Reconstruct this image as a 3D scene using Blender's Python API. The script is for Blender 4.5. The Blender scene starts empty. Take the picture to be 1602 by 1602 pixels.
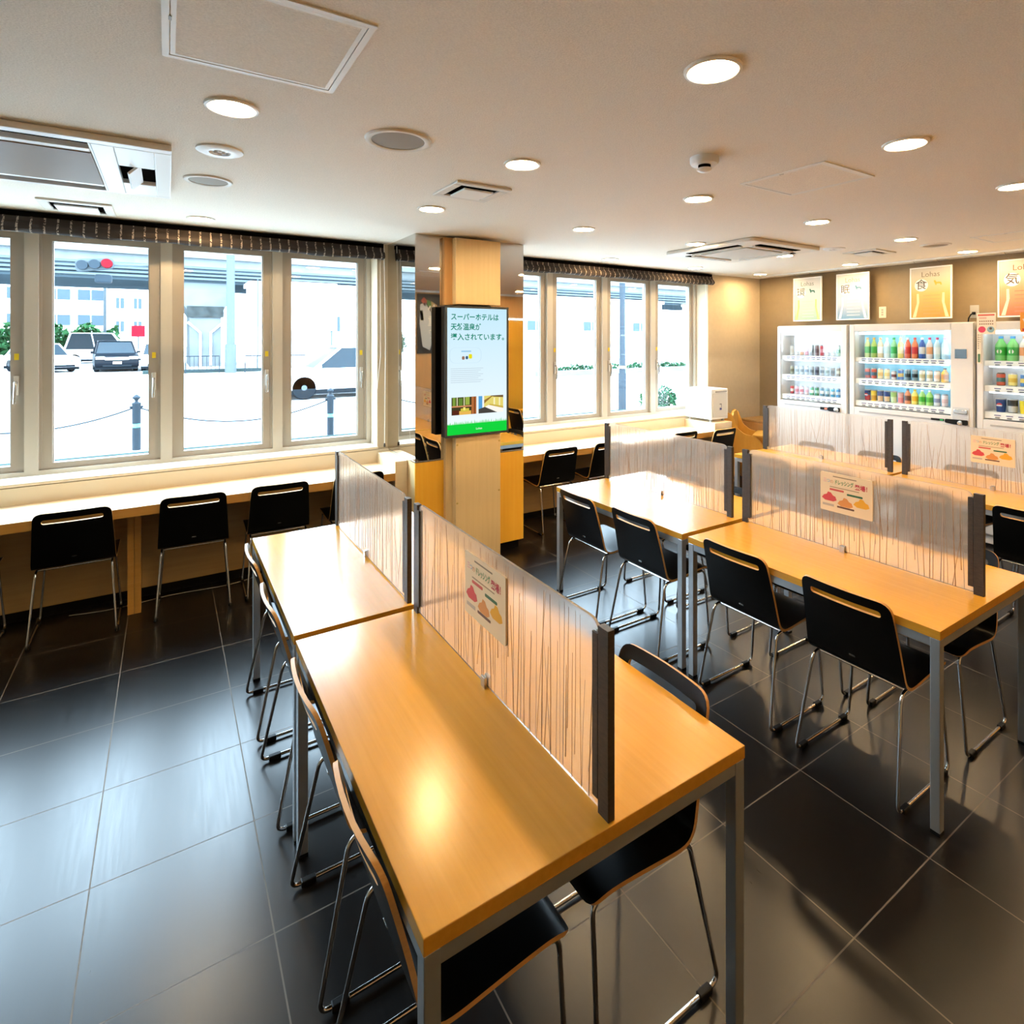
import bpy, bmesh, math, random
from mathutils import Vector, Matrix, Euler
random.seed(7)
SC = bpy.context.scene
COL = SC.collection
PI = math.pi

# ------------------------------------------------------------------ camera
cam_data = bpy.data.cameras.new('camera')
cam = bpy.data.objects.new('camera', cam_data)
COL.objects.link(cam)
cam.location = (0, 0, 1.69)
cam.rotation_euler = (PI/2, 0, -0.5799)
cam_data.sensor_width = 36.0
cam_data.lens = 36.0*895.956/1602.0
cam_data.shift_x = (801-848.65)/1602.0
cam_data.shift_y = -(801-530.8)/1602.0
cam_data.clip_start = 0.02
cam_data.clip_end = 400
SC.camera = cam

# ------------------------------------------------------------------ world and exposure
W = bpy.data.worlds.new('overcast_sky')
SC.world = W
W.use_nodes = True
wn = W.node_tree.nodes; wl = W.node_tree.links
wn.clear()
w_out = wn.new('ShaderNodeOutputWorld'); w_bg = wn.new('ShaderNodeBackground')
w_bg.inputs[0].default_value = (0.62, 0.82, 1.0, 1)
w_bg.inputs[1].default_value = 13.5
wl.new(w_bg.outputs[0], w_out.inputs[0])
SC.view_settings.view_transform = 'Standard'
SC.view_settings.look = 'None'
SC.view_settings.gamma = 1.0
SC.view_settings.use_curve_mapping = False
SC.view_settings.exposure = 1.08
LAMP_STRENGTH = 168.0
SC.cycles.max_bounces = 10
SC.cycles.diffuse_bounces = 4
SC.cycles.glossy_bounces = 5
SC.cycles.transmission_bounces = 8
SC.cycles.transparent_max_bounces = 16
SC.cycles.sample_clamp_indirect = 8.0
SC.cycles.caustics_reflective = True
SC.cycles.caustics_refractive = True
SC.cycles.blur_glossy = 1.0
SC.cycles.use_denoising = True

def portal(x0, x1, z0, z1, y):
    d = bpy.data.lights.new('window_daylight', 'AREA')
    d.shape = 'RECTANGLE'; d.size = x1-x0; d.size_y = z1-z0
    d.cycles.is_portal = True
    o = bpy.data.objects.new('window_daylight', d); COL.objects.link(o)
    o.location = ((x0+x1)/2, y, (z0+z1)/2); o.rotation_euler = (-PI/2, 0, 0)
portal(-2.82, 1.40, 0.86, 2.36, 4.93)
portal(2.52, 5.34, 0.86, 2.36, 4.93)

# ------------------------------------------------------------------ materials
def new_mat(name):
    m = bpy.data.materials.new(name); m.use_nodes = True
    return m, m.node_tree.nodes, m.node_tree.links, m.node_tree.nodes['Principled BSDF']
def pm(name, col, rough=0.5, metal=0.0, spec=0.5, emit=None, estr=0.0, var=0.0, vscale=8.0, bump=0.0, bscale=60.0, stretch=(1, 1, 1)):
    """principled material with a light procedural colour variation and bump"""
    m, n, l, b = new_mat(name)
    b.inputs['Base Color'].default_value = (*col, 1)
    b.inputs['Roughness'].default_value = rough
    b.inputs['Metallic'].default_value = metal
    b.inputs['Specular IOR Level'].default_value = spec
    if emit:
        b.inputs['Emission Color'].default_value = (*emit, 1)
        b.inputs['Emission Strength'].default_value = estr
    if var or bump:
        tc = n.new('ShaderNodeTexCoord'); mp = n.new('ShaderNodeMapping')
        mp.inputs['Scale'].default_value = stretch
        l.new(tc.outputs['Object'], mp.inputs[0])
    if var:
        nz = n.new('ShaderNodeTexNoise'); nz.inputs['Scale'].default_value = vscale; nz.inputs['Detail'].default_value = 4
        l.new(mp.outputs[0], nz.inputs['Vector'])
        cr = n.new('ShaderNodeValToRGB')
        cr.color_ramp.elements[0].position = 0.3; cr.color_ramp.elements[1].position = 0.7
        cr.color_ramp.elements[0].color = (*[max(0, c*(1-var)) for c in col], 1)
        cr.color_ramp.elements[1].color = (*[min(1, c*(1+var)) for c in col], 1)
        l.new(nz.outputs['Fac'], cr.inputs[0]); l.new(cr.outputs[0], b.inputs['Base Color'])
    if bump:
        nb = n.new('ShaderNodeTexNoise'); nb.inputs['Scale'].default_value = bscale; nb.inputs['Detail'].default_value = 3
        l.new(mp.outputs[0], nb.inputs['Vector'])
        bp = n.new('ShaderNodeBump'); bp.inputs['Strength'].default_value = bump; bp.inputs['Distance'].default_value = 0.004
        l.new(nb.outputs['Fac'], bp.inputs['Height']); l.new(bp.outputs[0], b.inputs['Normal'])
    return m
def wood(name, c1, c2, rough=0.35, grain=(40, 2.2, 40), spec=0.5, coat=0.0):
    m, n, l, b = new_mat(name)
    tc = n.new('ShaderNodeTexCoord'); mp = n.new('ShaderNodeMapping'); mp.inputs['Scale'].default_value = grain
    l.new(tc.outputs['Object'], mp.inputs[0])
    nz = n.new('ShaderNodeTexNoise'); nz.inputs['Scale'].default_value = 1.0; nz.inputs['Detail'].default_value = 6; nz.inputs['Roughness'].default_value = 0.6
    l.new(mp.outputs[0], nz.inputs['Vector'])
    cr = n.new('ShaderNodeValToRGB')
    cr.color_ramp.elements[0].position = 0.25; cr.color_ramp.elements[1].position = 0.75
    cr.color_ramp.elements[0].color = (*c1, 1); cr.color_ramp.elements[1].color = (*c2, 1)
    l.new(nz.outputs['Fac'], cr.inputs[0]); l.new(cr.outputs[0], b.inputs['Base Color'])
    b.inputs['Roughness'].default_value = rough
    b.inputs['Specular IOR Level'].default_value = spec
    if coat:
        b.inputs['Coat Weight'].default_value = coat; b.inputs['Coat Roughness'].default_value = 0.12
    return m
def emis(name, col, s):
    m = bpy.data.materials.new(name); m.use_nodes = True
    n = m.node_tree.nodes; l = m.node_tree.links; n.clear()
    o = n.new('ShaderNodeOutputMaterial'); e = n.new('ShaderNodeEmission')
    e.inputs[0].default_value = (*col, 1); e.inputs[1].default_value = s
    l.new(e.outputs[0], o.inputs[0])
    return m
def srgb(r, g, b):
    f = lambda c: ((c/255+0.055)/1.055)**2.4 if c/255 > 0.04045 else c/255/12.92
    return (f(r), f(g), f(b))

M = {}
M['table_wood'] = wood('maple_laminate', (0.51, 0.245, 0.022), (0.59, 0.297, 0.033), 0.21, (60, 2.0, 60))
M['table_edge'] = wood('maple_edge', (0.56, 0.32, 0.10), (0.64, 0.38, 0.14), 0.4, (30, 3, 60))
M['counter_wood_daylit'] = wood('daylit_counter_laminate', (0.80, 0.64, 0.43), (0.86, 0.71, 0.50), 0.3, (2.0, 50, 50))  # paler than the wood itself: strong daylight on the top put into colour
M['counter_edge'] = wood('counter_edge', (0.50, 0.25, 0.05), (0.57, 0.30, 0.07), 0.4, (2, 50, 50))
M['column_wood'] = wood('pale_column_veneer', (0.74, 0.55, 0.28), (0.80, 0.61, 0.33), 0.45, (50, 50, 1.6))
M['orange_wood'] = wood('orange_column_veneer', (0.93, 0.46, 0.035), (0.96, 0.54, 0.055), 0.4, (50, 50, 1.4))
M['wall_wood'] = wood('wall_veneer', (0.54, 0.29, 0.10), (0.62, 0.35, 0.13), 0.4, (40, 40, 1.4))
M['panel_wood'] = wood('skirting_veneer', (0.42, 0.25, 0.09), (0.50, 0.31, 0.12), 0.45, (2, 40, 40))
M['ply'] = wood('plywood_edge', (0.52, 0.27, 0.075), (0.62, 0.34, 0.10), 0.45, (30, 30, 200))
M['child_wood'] = wood('beech_varnish', (0.62, 0.32, 0.055), (0.72, 0.40, 0.08), 0.35, (20, 20, 4))
M['dark_wood'] = wood('dark_oak', (0.020, 0.014, 0.010), (0.055, 0.038, 0.026), 0.5, (60, 60, 260))
M['black_laminate'] = pm('black_laminate', (0.0015, 0.0015, 0.0018), 0.36, spec=0.20)
M['chrome'] = pm('chrome', (0.50, 0.49, 0.48), 0.14, 1.0)
M['silver_paint'] = pm('silver_paint', (0.46, 0.49, 0.52), 0.36, 0.75, bump=0.03, bscale=400)
M['black_plastic'] = pm('black_plastic', (0.006, 0.006, 0.0065), 0.45, spec=0.2)
M['white_plastic'] = pm('white_plastic', (0.80, 0.80, 0.79), 0.4)
M['white_paint'] = pm('white_paint', (0.82, 0.82, 0.80), 0.45)
M['offwhite'] = pm('offwhite_plastic', (0.72, 0.69, 0.64), 0.5)
M['grey_plastic'] = pm('grey_plastic', (0.36, 0.36, 0.36), 0.5)
M['dark_void'] = pm('dark_void', (0.006, 0.005, 0.0045), 0.9, spec=0.0)
M['grille'] = pm('speaker_grille', (0.30, 0.265, 0.22), 0.7, bump=0.4, bscale=500)
M['wallpaper'] = pm('cream_wallpaper', (0.53, 0.44, 0.31), 0.8, var=0.03, vscale=20, bump=0.25, bscale=220)
M['wallpaper_dimmed'] = pm('dimmed_wallpaper', (0.25, 0.19, 0.115), 0.8, var=0.03, vscale=20, bump=0.25, bscale=220)  # the cream paper darkened: dimmer light on the end wall put into colour
M['sill_paint'] = pm('cream_sill_paint', (0.66, 0.56, 0.42), 0.5)
M['ceiling'] = pm('woven_ceiling_paper', (0.84, 0.79, 0.715), 0.9, var=0.08, vscale=170, bump=0.8, bscale=150, stretch=(1, 1.6, 1))
M['window_metal'] = pm('bronze_window_metal', (0.385, 0.35, 0.305), 0.42, 0.25)
M['window_metal_light'] = pm('pale_window_metal', (0.55, 0.53, 0.49), 0.4, 0.2)
M['steel'] = pm('brushed_steel', (0.55, 0.55, 0.54), 0.25, 1.0)
M['mirror'] = pm('bronze_mirror', (0.62, 0.59, 0.55), 0.02, 1.0)
M['yellow_label'] = pm('yellow_label', srgb(225, 200, 40), 0.5)
M['cord'] = pm('white_cord', (0.75, 0.74, 0.70), 0.6)
M['kick'] = pm('black_skirting', (0.006, 0.005, 0.0045), 0.6, spec=0.1)
M['lamp'] = emis('warm_lamp', (1.0, 0.69, 0.345), LAMP_STRENGTH)
M['lamp_ring'] = pm('lamp_ring', (0.80, 0.76, 0.70), 0.4)
M['clear_acrylic'] = pm('clear_acrylic_edge', (0.78, 0.72, 0.64), 0.2)
M['strand'] = pm('dried_grass', (0.27, 0.135, 0.05), 0.6, var=0.45, vscale=14)

def mat_floor():
    m, n, l, b = new_mat('dark_floor_tiles')
    tc = n.new('ShaderNodeTexCoord'); sp = n.new('ShaderNodeSeparateXYZ')
    l.new(tc.outputs['Object'], sp.inputs[0])
    def math(op, a, bv, c=None):
        q = n.new('ShaderNodeMath'); q.operation = op
        for i, v in enumerate((a, bv, c)):
            if v is None: continue
            if isinstance(v, (int, float)): q.inputs[i].default_value = v
            else: l.new(v, q.inputs[i])
        return q.outputs[0]
    T = 0.45537
    def grout(s, o):
        u = math('DIVIDE', math('SUBTRACT', s, o), T)
        f = math('SUBTRACT', math('FRACT', math('ADD', u, 0.5), 0), 0.5)
        return math('LESS_THAN', math('ABSOLUTE', f, 0), 0.0046), math('FLOOR', u, 0)
    gx, ix = grout(sp.outputs[0], -0.2002); gy, iy = grout(sp.outputs[1], 3.6023)
    g = math('MAXIMUM', gx, gy)
    cmb = n.new('ShaderNodeCombineXYZ'); l.new(ix, cmb.inputs[0]); l.new(iy, cmb.inputs[1])
    wn_ = n.new('ShaderNodeTexWhiteNoise'); l.new(cmb.outputs[0], wn_.inputs['Vector'])
    mp = n.new('ShaderNodeMapping'); mp.inputs['Scale'].default_value = (90, 5, 1); l.new(tc.outputs['Object'], mp.inputs[0])
    nz = n.new('ShaderNodeTexNoise'); nz.inputs['Scale'].default_value = 1; nz.inputs['Detail'].default_value = 5
    l.new(mp.outputs[0], nz.inputs['Vector'])
    cr = n.new('ShaderNodeValToRGB')
    cr.color_ramp.elements[0].color = (0.003, 0.002, 0.0018, 1); cr.color_ramp.elements[1].color = (0.008, 0.006, 0.005, 1)
    mixv = math('MULTIPLY_ADD', wn_.outputs[0], 0.35, math('MULTIPLY', nz.outputs['Fac'], 0.65))
    l.new(mixv, cr.inputs[0])
    mx = n.new('ShaderNodeMix'); mx.data_type = 'RGBA'
    l.new(g, mx.inputs[0]); l.new(cr.outputs[0], mx.inputs[6]); mx.inputs[7].default_value = (0.15, 0.125, 0.10, 1)
    l.new(mx.outputs[2], b.inputs['Base Color'])
    l.new(math('MULTIPLY_ADD', g, 0.4, math('MULTIPLY_ADD', nz.outputs['Fac'], 0.12, 0.245)), b.inputs['Roughness'])
    b.inputs['IOR'].default_value = 1.5
    b.inputs['Specular IOR Level'].default_value = 0.48
    bp = n.new('ShaderNodeBump'); bp.inputs['Strength'].default_value = 0.10; bp.inputs['Distance'].default_value = 0.0012
    l.new(math('SUBTRACT', math('MULTIPLY', nz.outputs['Fac'], 0.03), math('MULTIPLY', g, 0.6)), bp.inputs['Height'])
    l.new(bp.outputs[0], b.inputs['Normal'])
    return m
M['floor'] = mat_floor()

def mat_blind():
    m, n, l, b = new_mat('woven_blind_cloth')
    tc = n.new('ShaderNodeTexCoord'); sp = n.new('ShaderNodeSeparateXYZ'); l.new(tc.outputs['Object'], sp.inputs[0])
    def math(op, a, bv=0.0):
        q = n.new('ShaderNodeMath'); q.operation = op
        for i, v in enumerate((a, bv)):
            if isinstance(v, (int, float)): q.inputs[i].default_value = v
            else: l.new(v, q.inputs[i])
        return q.outputs[0]
    f = math('FRACT', math('DIVIDE', sp.outputs[0], 0.062))
    s = math('LESS_THAN', f, 0.16)
    nz = n.new('ShaderNodeTexNoise'); nz.inputs['Scale'].default_value = 90; l.new(tc.outputs['Object'], nz.inputs['Vector'])
    mk = math('MULTIPLY', s, math('GREATER_THAN', nz.outputs['Fac'], 0.46))
    mx = n.new('ShaderNodeMix'); mx.data_type = 'RGBA'
    l.new(mk, mx.inputs[0]); mx.inputs[6].default_value = (0.020, 0.013, 0.011, 1); mx.inputs[7].default_value = (0.30, 0.24, 0.20, 1)
    l.new(mx.outputs[2], b.inputs['Base Color']); b.inputs['Roughness'].default_value = 0.85
    return m
M['blind'] = mat_blind()

def mat_glass():
    m = bpy.data.materials.new('clear_pane'); m.use_nodes = True
    n = m.node_tree.nodes; l = m.node_tree.links; n.clear()
    o = n.new('ShaderNodeOutputMaterial'); t = n.new('ShaderNodeBsdfTransparent'); g = n.new('ShaderNodeBsdfGlossy')
    g.inputs['Roughness'].default_value = 0.02
    t.inputs[0].default_value = (0.96, 0.98, 0.98, 1)
    mx = n.new('ShaderNodeMixShader'); mx.inputs[0].default_value = 0.03
    l.new(t.outputs[0], mx.inputs[1]); l.new(g.outputs[0], mx.inputs[2]); l.new(mx.outputs[0], o.inputs[0])
    return m
M['glass'] = mat_glass()

def mat_frost():
    m = bpy.data.materials.new('frosted_acrylic'); m.use_nodes = True
    n = m.node_tree.nodes; l = m.node_tree.links; n.clear()
    o = n.new('ShaderNodeOutputMaterial')
    r = n.new('ShaderNodeBsdfRefraction'); r.inputs['Color'].default_value = (1.0, 0.995, 0.985, 1)
    r.inputs['Roughness'].default_value = 0.23; r.inputs['IOR'].default_value = 1.15
    d = n.new('ShaderNodeBsdfDiffuse'); d.inputs[0].default_value = (0.90, 0.88, 0.86, 1)
    tr = n.new('ShaderNodeBsdfTranslucent'); tr.inputs[0].default_value = (0.92, 0.90, 0.88, 1)
    g = n.new('ShaderNodeBsdfGlossy'); g.inputs['Roughness'].default_value = 0.25
    m1 = n.new('ShaderNodeMixShader'); m1.inputs[0].default_value = 0.5
    l.new(d.outputs[0], m1.inputs[1]); l.new(tr.outputs[0], m1.inputs[2])
    m2 = n.new('ShaderNodeMixShader'); m2.inputs[0].default_value = 0.22
    l.new(r.outputs[0], m2.inputs[1]); l.new(m1.outputs[0], m2.inputs[2])
    m3 = n.new('ShaderNodeMixShader'); m3.inputs[0].default_value = 0.035
    l.new(m2.outputs[0], m3.inputs[1]); l.new(g.outputs[0], m3.inputs[2])
    l.new(m3.outputs[0], o.inputs[0])
    return m
M['frost'] = mat_frost()

FLAT = {}
def flat(r, g, b, rough=0.5):
    k = (r, g, b, rough)
    if k not in FLAT: FLAT[k] = pm('ink_%02x%02x%02x' % (r, g, b), [c*.78 for c in srgb(r, g, b)], rough)
    return FLAT[k]

# ------------------------------------------------------------------ mesh helpers
class MB:
    def __init__(s): s.v = []; s.f = []; s.m = []
    def quad(s, pts, mi=0):
        k = len(s.v); s.v += [tuple(p) for p in pts]; s.f.append(tuple(range(k, k+len(pts)))); s.m.append(mi)
    def box(s, x0, x1, y0, y1, z0, z1, mi=0):
        if x0 > x1: x0, x1 = x1, x0
        if y0 > y1: y0, y1 = y1, y0
        if z0 > z1: z0, z1 = z1, z0
        k = len(s.v)
        s.v += [(x0,y0,z0),(x1,y0,z0),(x1,y1,z0),(x0,y1,z0),(x0,y0,z1),(x1,y0,z1),(x1,y1,z1),(x0,y1,z1)]
        for q in ((0,3,2,1),(4,5,6,7),(0,1,5,4),(1,2,6,5),(2,3,7,6),(3,0,4,7)):
            s.f.append(tuple(k+i for i in q)); s.m.append(mi)
        return s
    def prism(s, poly, axis, a0, a1, mi=0):
        """extrude a 2D polygon along axis (0,1,2) from a0 to a1"""
        def P(p, a):
            if axis == 0: return (a, p[0], p[1])
            if axis == 1: return (p[0], a, p[1])
            return (p[0], p[1], a)
        k = len(s.v); n = len(poly)
        s.v += [P(p, a0) for p in poly] + [P(p, a1) for p in poly]
        s.f.append(tuple(k+i for i in range(n))[::-1]); s.m.append(mi)
        s.f.append(tuple(k+n+i for i in range(n))); s.m.append(mi)
        for i in range(n):
            j = (i+1) % n
            s.f.append((k+i, k+j, k+n+j, k+n+i)); s.m.append(mi)
        return s
    def lathe(s, prof, c=(0,0,0), seg=24, axis=2, mi=0, mids=None):
        """revolve (r,h) profile about an axis through c"""
        k = len(s.v); n = len(prof)
        for r, h in prof:
            for i in range(seg):
                a = 2*PI*i/seg
                p = [r*math.cos(a), r*math.sin(a), h]
                if axis == 0: p = [h, p[0], p[1]]
                elif axis == 1: p = [p[0], h, p[1]]
                s.v.append((c[0]+p[0], c[1]+p[1], c[2]+p[2]))
        for j in range(n-1):
            for i in range(seg):
                q = (i+1) % seg
                s.f.append((k+j*seg+i, k+j*seg+q, k+(j+1)*seg+q, k+(j+1)*seg+i)); s.m.append(mids[j] if mids else mi)
        if prof[0][0] > 1e-6: s.f.append(tuple(k+i for i in range(seg))[::-1]); s.m.append(mids[0] if mids else mi)
        if prof[-1][0] > 1e-6: s.f.append(tuple(k+(n-1)*seg+i for i in range(seg))); s.m.append(mids[-1] if mids else mi)
        return s
    def tube(s, pts, r, seg=8, closed=False, mi=0):
        pts = [Vector(p) for p in pts]; n = len(pts); k = len(s.v)
        up = None
        for i, p in enumerate(pts):
            if closed: d = (pts[(i+1) % n]-pts[i-1]).normalized()
            else: d = (pts[min(i+1, n-1)]-pts[max(i-1, 0)]).normalized()
            if up is None:
                up = d.orthogonal().normalized()
            else:
                up = (up - d*up.dot(d))
                up = up.normalized() if up.length > 1e-6 else d.orthogonal().normalized()
            w = d.cross(up)
            for j in range(seg):
                a = 2*PI*j/seg
                s.v.append(tuple(p + (up*math.cos(a)+w*math.sin(a))*r))
        for i in range(n if closed else n-1):
            i2 = (i+1) % n
            for j in range(seg):
                j2 = (j+1) % seg
                s.f.append((k+i*seg+j, k+i*seg+j2, k+i2*seg+j2, k+i2*seg+j)); s.m.append(mi)
        if not closed:
            s.f.append(tuple(k+j for j in range(seg))[::-1]); s.m.append(mi)
            s.f.append(tuple(k+(n-1)*seg+j for j in range(seg))); s.m.append(mi)
        return s
    def xform(s, mat, start=0):
        for i in range(start, len(s.v)): s.v[i] = tuple(mat @ Vector(s.v[i]))
        return s
    def build(s, name, mats, parent=None, smooth=False, bevel=0.0, loc=None, fix=True):
        me = bpy.data.meshes.new(name)
        me.from_pydata(s.v, [], s.f)
        for m in (mats if isinstance(mats, (list, tuple)) else [mats]): me.materials.append(m)
        me.polygons.foreach_set('material_index', s.m)
        if fix:
            bm = bmesh.new(); bm.from_mesh(me); bmesh.ops.recalc_face_normals(bm, faces=bm.faces); bm.to_mesh(me); bm.free()
        if smooth:
            me.polygons.foreach_set('use_smooth', [True]*len(me.polygons))
            try: me.set_sharp_from_angle(angle=math.radians(38))
            except Exception: pass
        o = bpy.data.objects.new(name, me); COL.objects.link(o)
        if parent: o.parent = parent
        if loc: o.location = loc
        if bevel:
            md = o.modifiers.new('bevel', 'BEVEL'); md.width = bevel; md.segments = 2; md.limit_method = 'ANGLE'
        return o
def rounded(poly, r, seg=5):
    """round the corners of a closed polyline of any dimension"""
    out = []; n = len(poly); P = [Vector(p) for p in poly]
    rs = r if isinstance(r, (list, tuple)) else [r]*n
    for i in range(n):
        a, b, c = P[i-1], P[i], P[(i+1) % n]
        u = (a-b); v = (c-b)
        t = min(rs[i], u.length*0.49, v.length*0.49)
        if t <= 1e-6: out.append(tuple(b)); continue
        p0 = b+u.normalized()*t; p1 = b+v.normalized()*t
        for k in range(seg+1):
            q = k/seg
            out.append(tuple((1-q)**2*p0 + 2*q*(1-q)*b + q*q*p1))
    return out
def tag(o, label=None, cat=None, group=None, kind=None):
    if label: o['label'] = label
    if cat: o['category'] = cat
    if group: o['group'] = group
    if kind: o['kind'] = kind
    return o
def empty(name, loc=(0,0,0), rz=0.0):
    o = bpy.data.objects.new(name, None); COL.objects.link(o)
    o.location = loc; o.rotation_euler = (0, 0, rz); o.empty_display_size = 0.1
    return o
def copy_tree(o, parent=None):
    c = o.copy(); COL.objects.link(c)
    if parent: c.parent = parent
    for ch in [x for x in o.children]: copy_tree(ch, c)
    return c
def text(s, size, m, name='lettering', parent=None, origin=(0,0,0), right=(1,0,0), up=(0,0,1), align='CENTER', width=None, bold=0.0):
    """writing laid flat on a surface: converted to a mesh in the parent's frame"""
    cu = bpy.data.curves.new(name, 'FONT'); cu.body = s; cu.size = size; cu.align_x = align; cu.align_y = 'CENTER'
    cu.resolution_u = 3; cu.offset = bold
    t = bpy.data.objects.new(name, cu); COL.objects.link(t)
    dg = bpy.context.evaluated_depsgraph_get()
    me = bpy.data.meshes.new_from_object(t.evaluated_get(dg))
    bpy.data.objects.remove(t); bpy.data.curves.remove(cu)
    r = Vector(right).normalized(); u = Vector(up).normalized(); nrm = r.cross(u)
    if width and len(me.vertices):
        xs = [v.co.x for v in me.vertices]; k = width/max(1e-6, max(xs)-min(xs))
    else: k = 1.0
    for v in me.vertices:
        v.co = Vector(origin) + r*(v.co.x*k) + u*v.co.y
    me.materials.clear(); me.materials.append(m); me.name = name
    o = bpy.data.objects.new(name, me); COL.objects.link(o)
    if parent: o.parent = parent
    return o

# ------------------------------------------------------------------ room shell
CE = 2.46          # ceiling height
WY = 4.60          # inner face of the window wall
EX = 6.33          # inner face of the wall behind the vending machines
BY = -0.60         # inner face of the wall behind the camera
LX = -3.0          # inner face of the left wall
def struct(mb, name, m, **k):
    o = mb.build(name, m, **k); o['kind'] = 'structure'; return o
tag(struct(MB().box(LX-.2, EX+.2, BY-.2, WY+.31, -0.12, 0.0), 'floor', M['floor']), 'floor of dark brown matt square tiles with pale joints', 'floor')
tag(struct(MB().box(LX-.2, EX+.2, BY-.2, WY+.31, CE, CE+.25), 'ceiling', M['ceiling']), 'flat ceiling papered in woven greyish beige', 'ceiling')
wb = MB()
SILL = 0.828; HEAD = 2.40; WT = .30
wb.box(LX, EX, WY, WY+WT, 0.0, SILL-.02)
wb.box(LX, EX, WY, WY+WT, HEAD, CE)
for a, b in ((LX, -2.852), (1.418, 2.506), (5.354, EX)): wb.box(a, b, WY, WY+WT, SILL-.02, HEAD)
tag(struct(wb, 'wall_back', M['wallpaper']), 'cream papered wall holding the street windows', 'wall')
tag(struct(MB().box(EX, EX+.2, BY, WY+WT, 0, CE), 'wall_right', M['wallpaper_dimmed']), 'cream papered wall behind the vending machines, coloured darker for dimmer light', 'wall')
tag(struct(MB().box(LX-.2, LX, BY, WY+WT, 0, CE), 'wall_left', M['wallpaper']), 'cream papered wall left of the long counter', 'wall')
wf = MB().box(LX, 4.78, BY-.2, BY, 0, CE).box(5.62, EX, BY-.2, BY, 0, CE).box(4.78, 5.62, BY-.2, BY, 2.05, CE)
tag(struct(wf, 'wall_front', M['wall_wood']), 'orange wood panelled wall seen in the column mirror', 'wall')
d1 = struct(MB().box(4.80, 5.60, BY-.12, BY-.07, 0.0, 2.03), 'door_1', M['orange_wood'])
tag(d1, 'plain wood door seen in the right strip of the column mirror', 'door')
MB().box(5.50, 5.53, BY-.07, BY-.02, 0.95, 1.12).build('door_handle', M['steel'], d1)
tag(struct(MB().box(LX, EX, BY, BY+.03, CE-.03, CE), 'trim_1', M['white_paint']), 'white ceiling trim above the wood panelled wall', 'trim')
# sills
for i, (a, b) in enumerate(((-2.852, 1.418), (2.506, 5.354))):
    tag(struct(MB().box(a, b, WY-.03, WY+.17, SILL-.020, SILL), 'trim_%d' % (i+2), M['sill_paint'], bevel=.004),
        ('cream window board above the left counter', 'cream window board above the right counter')[i], 'trim')
tag(struct(MB().box(LX, 1.5, WY-.016, WY, 0, .06), 'baseboard_left', M['kick']), 'black skirting under the left counter', 'baseboard')
tag(struct(MB().box(2.43, 5.2, WY-.016, WY, 0, .06), 'baseboard_right', M['kick']), 'black skirting under the right counter', 'baseboard')

# windows: narrow side-hung casements, one object each
SY = WY+.20      # inner face of the sashes
def casement(n, x0, x1, hand, label):
    """x0..x1 outer edges of the unit, hand: -1 handle on the left stile, +1 on the right"""
    w = MB()
    w.box(x0, x0+.034, WY+.175, WY+.29, SILL, HEAD); w.box(x1-.034, x1, WY+.175, WY+.29, SILL, HEAD)
    w.box(x0+.034, x1-.034, WY+.175, WY+.29, SILL, SILL+.029); w.box(x0+.034, x1-.034, WY+.175, WY+.29, HEAD-.038, HEAD)
    f = struct(w, 'window_%d' % n, M['window_metal_light'])
    tag(f, label, 'window')
    s = MB(); a, b = x0+.0305, x1-.0305; st = .0685
    s.box(a, a+st, SY, SY+.05, SILL+.026, HEAD-.034); s.box(b-st, b, SY, SY+.05, SILL+.026, HEAD-.034)
    s.box(a+st, b-st, SY, SY+.05, SILL+.026, SILL+.069); s.box(a+st, b-st, SY, SY+.05, HEAD-.08, HEAD-.034)
    # glazing bead and a groove line on each stile
    s.box(a+st, a+st+.006, SY+.012, SY+.03, SILL+.069, HEAD-.08); s.box(b-st-.006, b-st, SY+.012, SY+.03, SILL+.069, HEAD-.08)
    s.box(a+.004, a+.018, SY-.008, SY, SILL+.04, HEAD-.04); s.box(b-.018, b-.004, SY-.008, SY, SILL+.04, HEAD-.04)
    s.build('sash', M['window_metal'], f)
    MB().box(a+st, b-st, SY+.02, SY+.026, SILL+.069, HEAD-.08).build('pane', M['glass'], f)
    hx = (b-st/2-.008) if hand > 0 else (a+st/2+.008)
    h = MB().box(hx-.012, hx+.012, SY-.012, SY, 1.34, 1.46)
    h = h.build('handle', M['window_metal_light'], f, bevel=.003)
    t = MB().tube([(hx, SY-.012, 1.42), (hx, SY-.04, 1.42), (hx, SY-.044, 1.405), (hx-.004, SY-.044, 1.29)], .008, 8)
    t.build('lever', M['steel'], h, smooth=True)
    MB().box(hx-.011, hx+.011, SY-.002, SY, 1.56, 1.60).build('warning_label', M['yellow_label'], f)
PW = 0.711
names_l = ['window casement leftmost of the left bank, cut off by the picture edge', 'window casement with the red traffic signal showing through it', 'window casement with the viaduct pier showing through it', 'window casement with the passing white car showing through it']
k = 1
for i in range(6):
    x1 = 1.417-(5-i)*PW; x0 = x1-PW
    lab = names_l[i-2] if i >= 2 else ('unseen window casement of the left bank, added for more light', 'farther unseen window casement of the left bank, added for more light')[1-i]  # first two casements are unseen, added to bring in more daylight
    casement(k, x0, x1, 1, lab); k += 1
names_r = ['window casement just right of the mirrored column', 'window casement with the small building window showing through it', 'window casement with the dark street pole showing through it', 'rightmost window casement with the near shrub showing through it']
for i in range(4):
    x0 = 2.508+i*PW; casement(k, x0, x0+PW, -1, names_r[i]); k += 1

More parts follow.
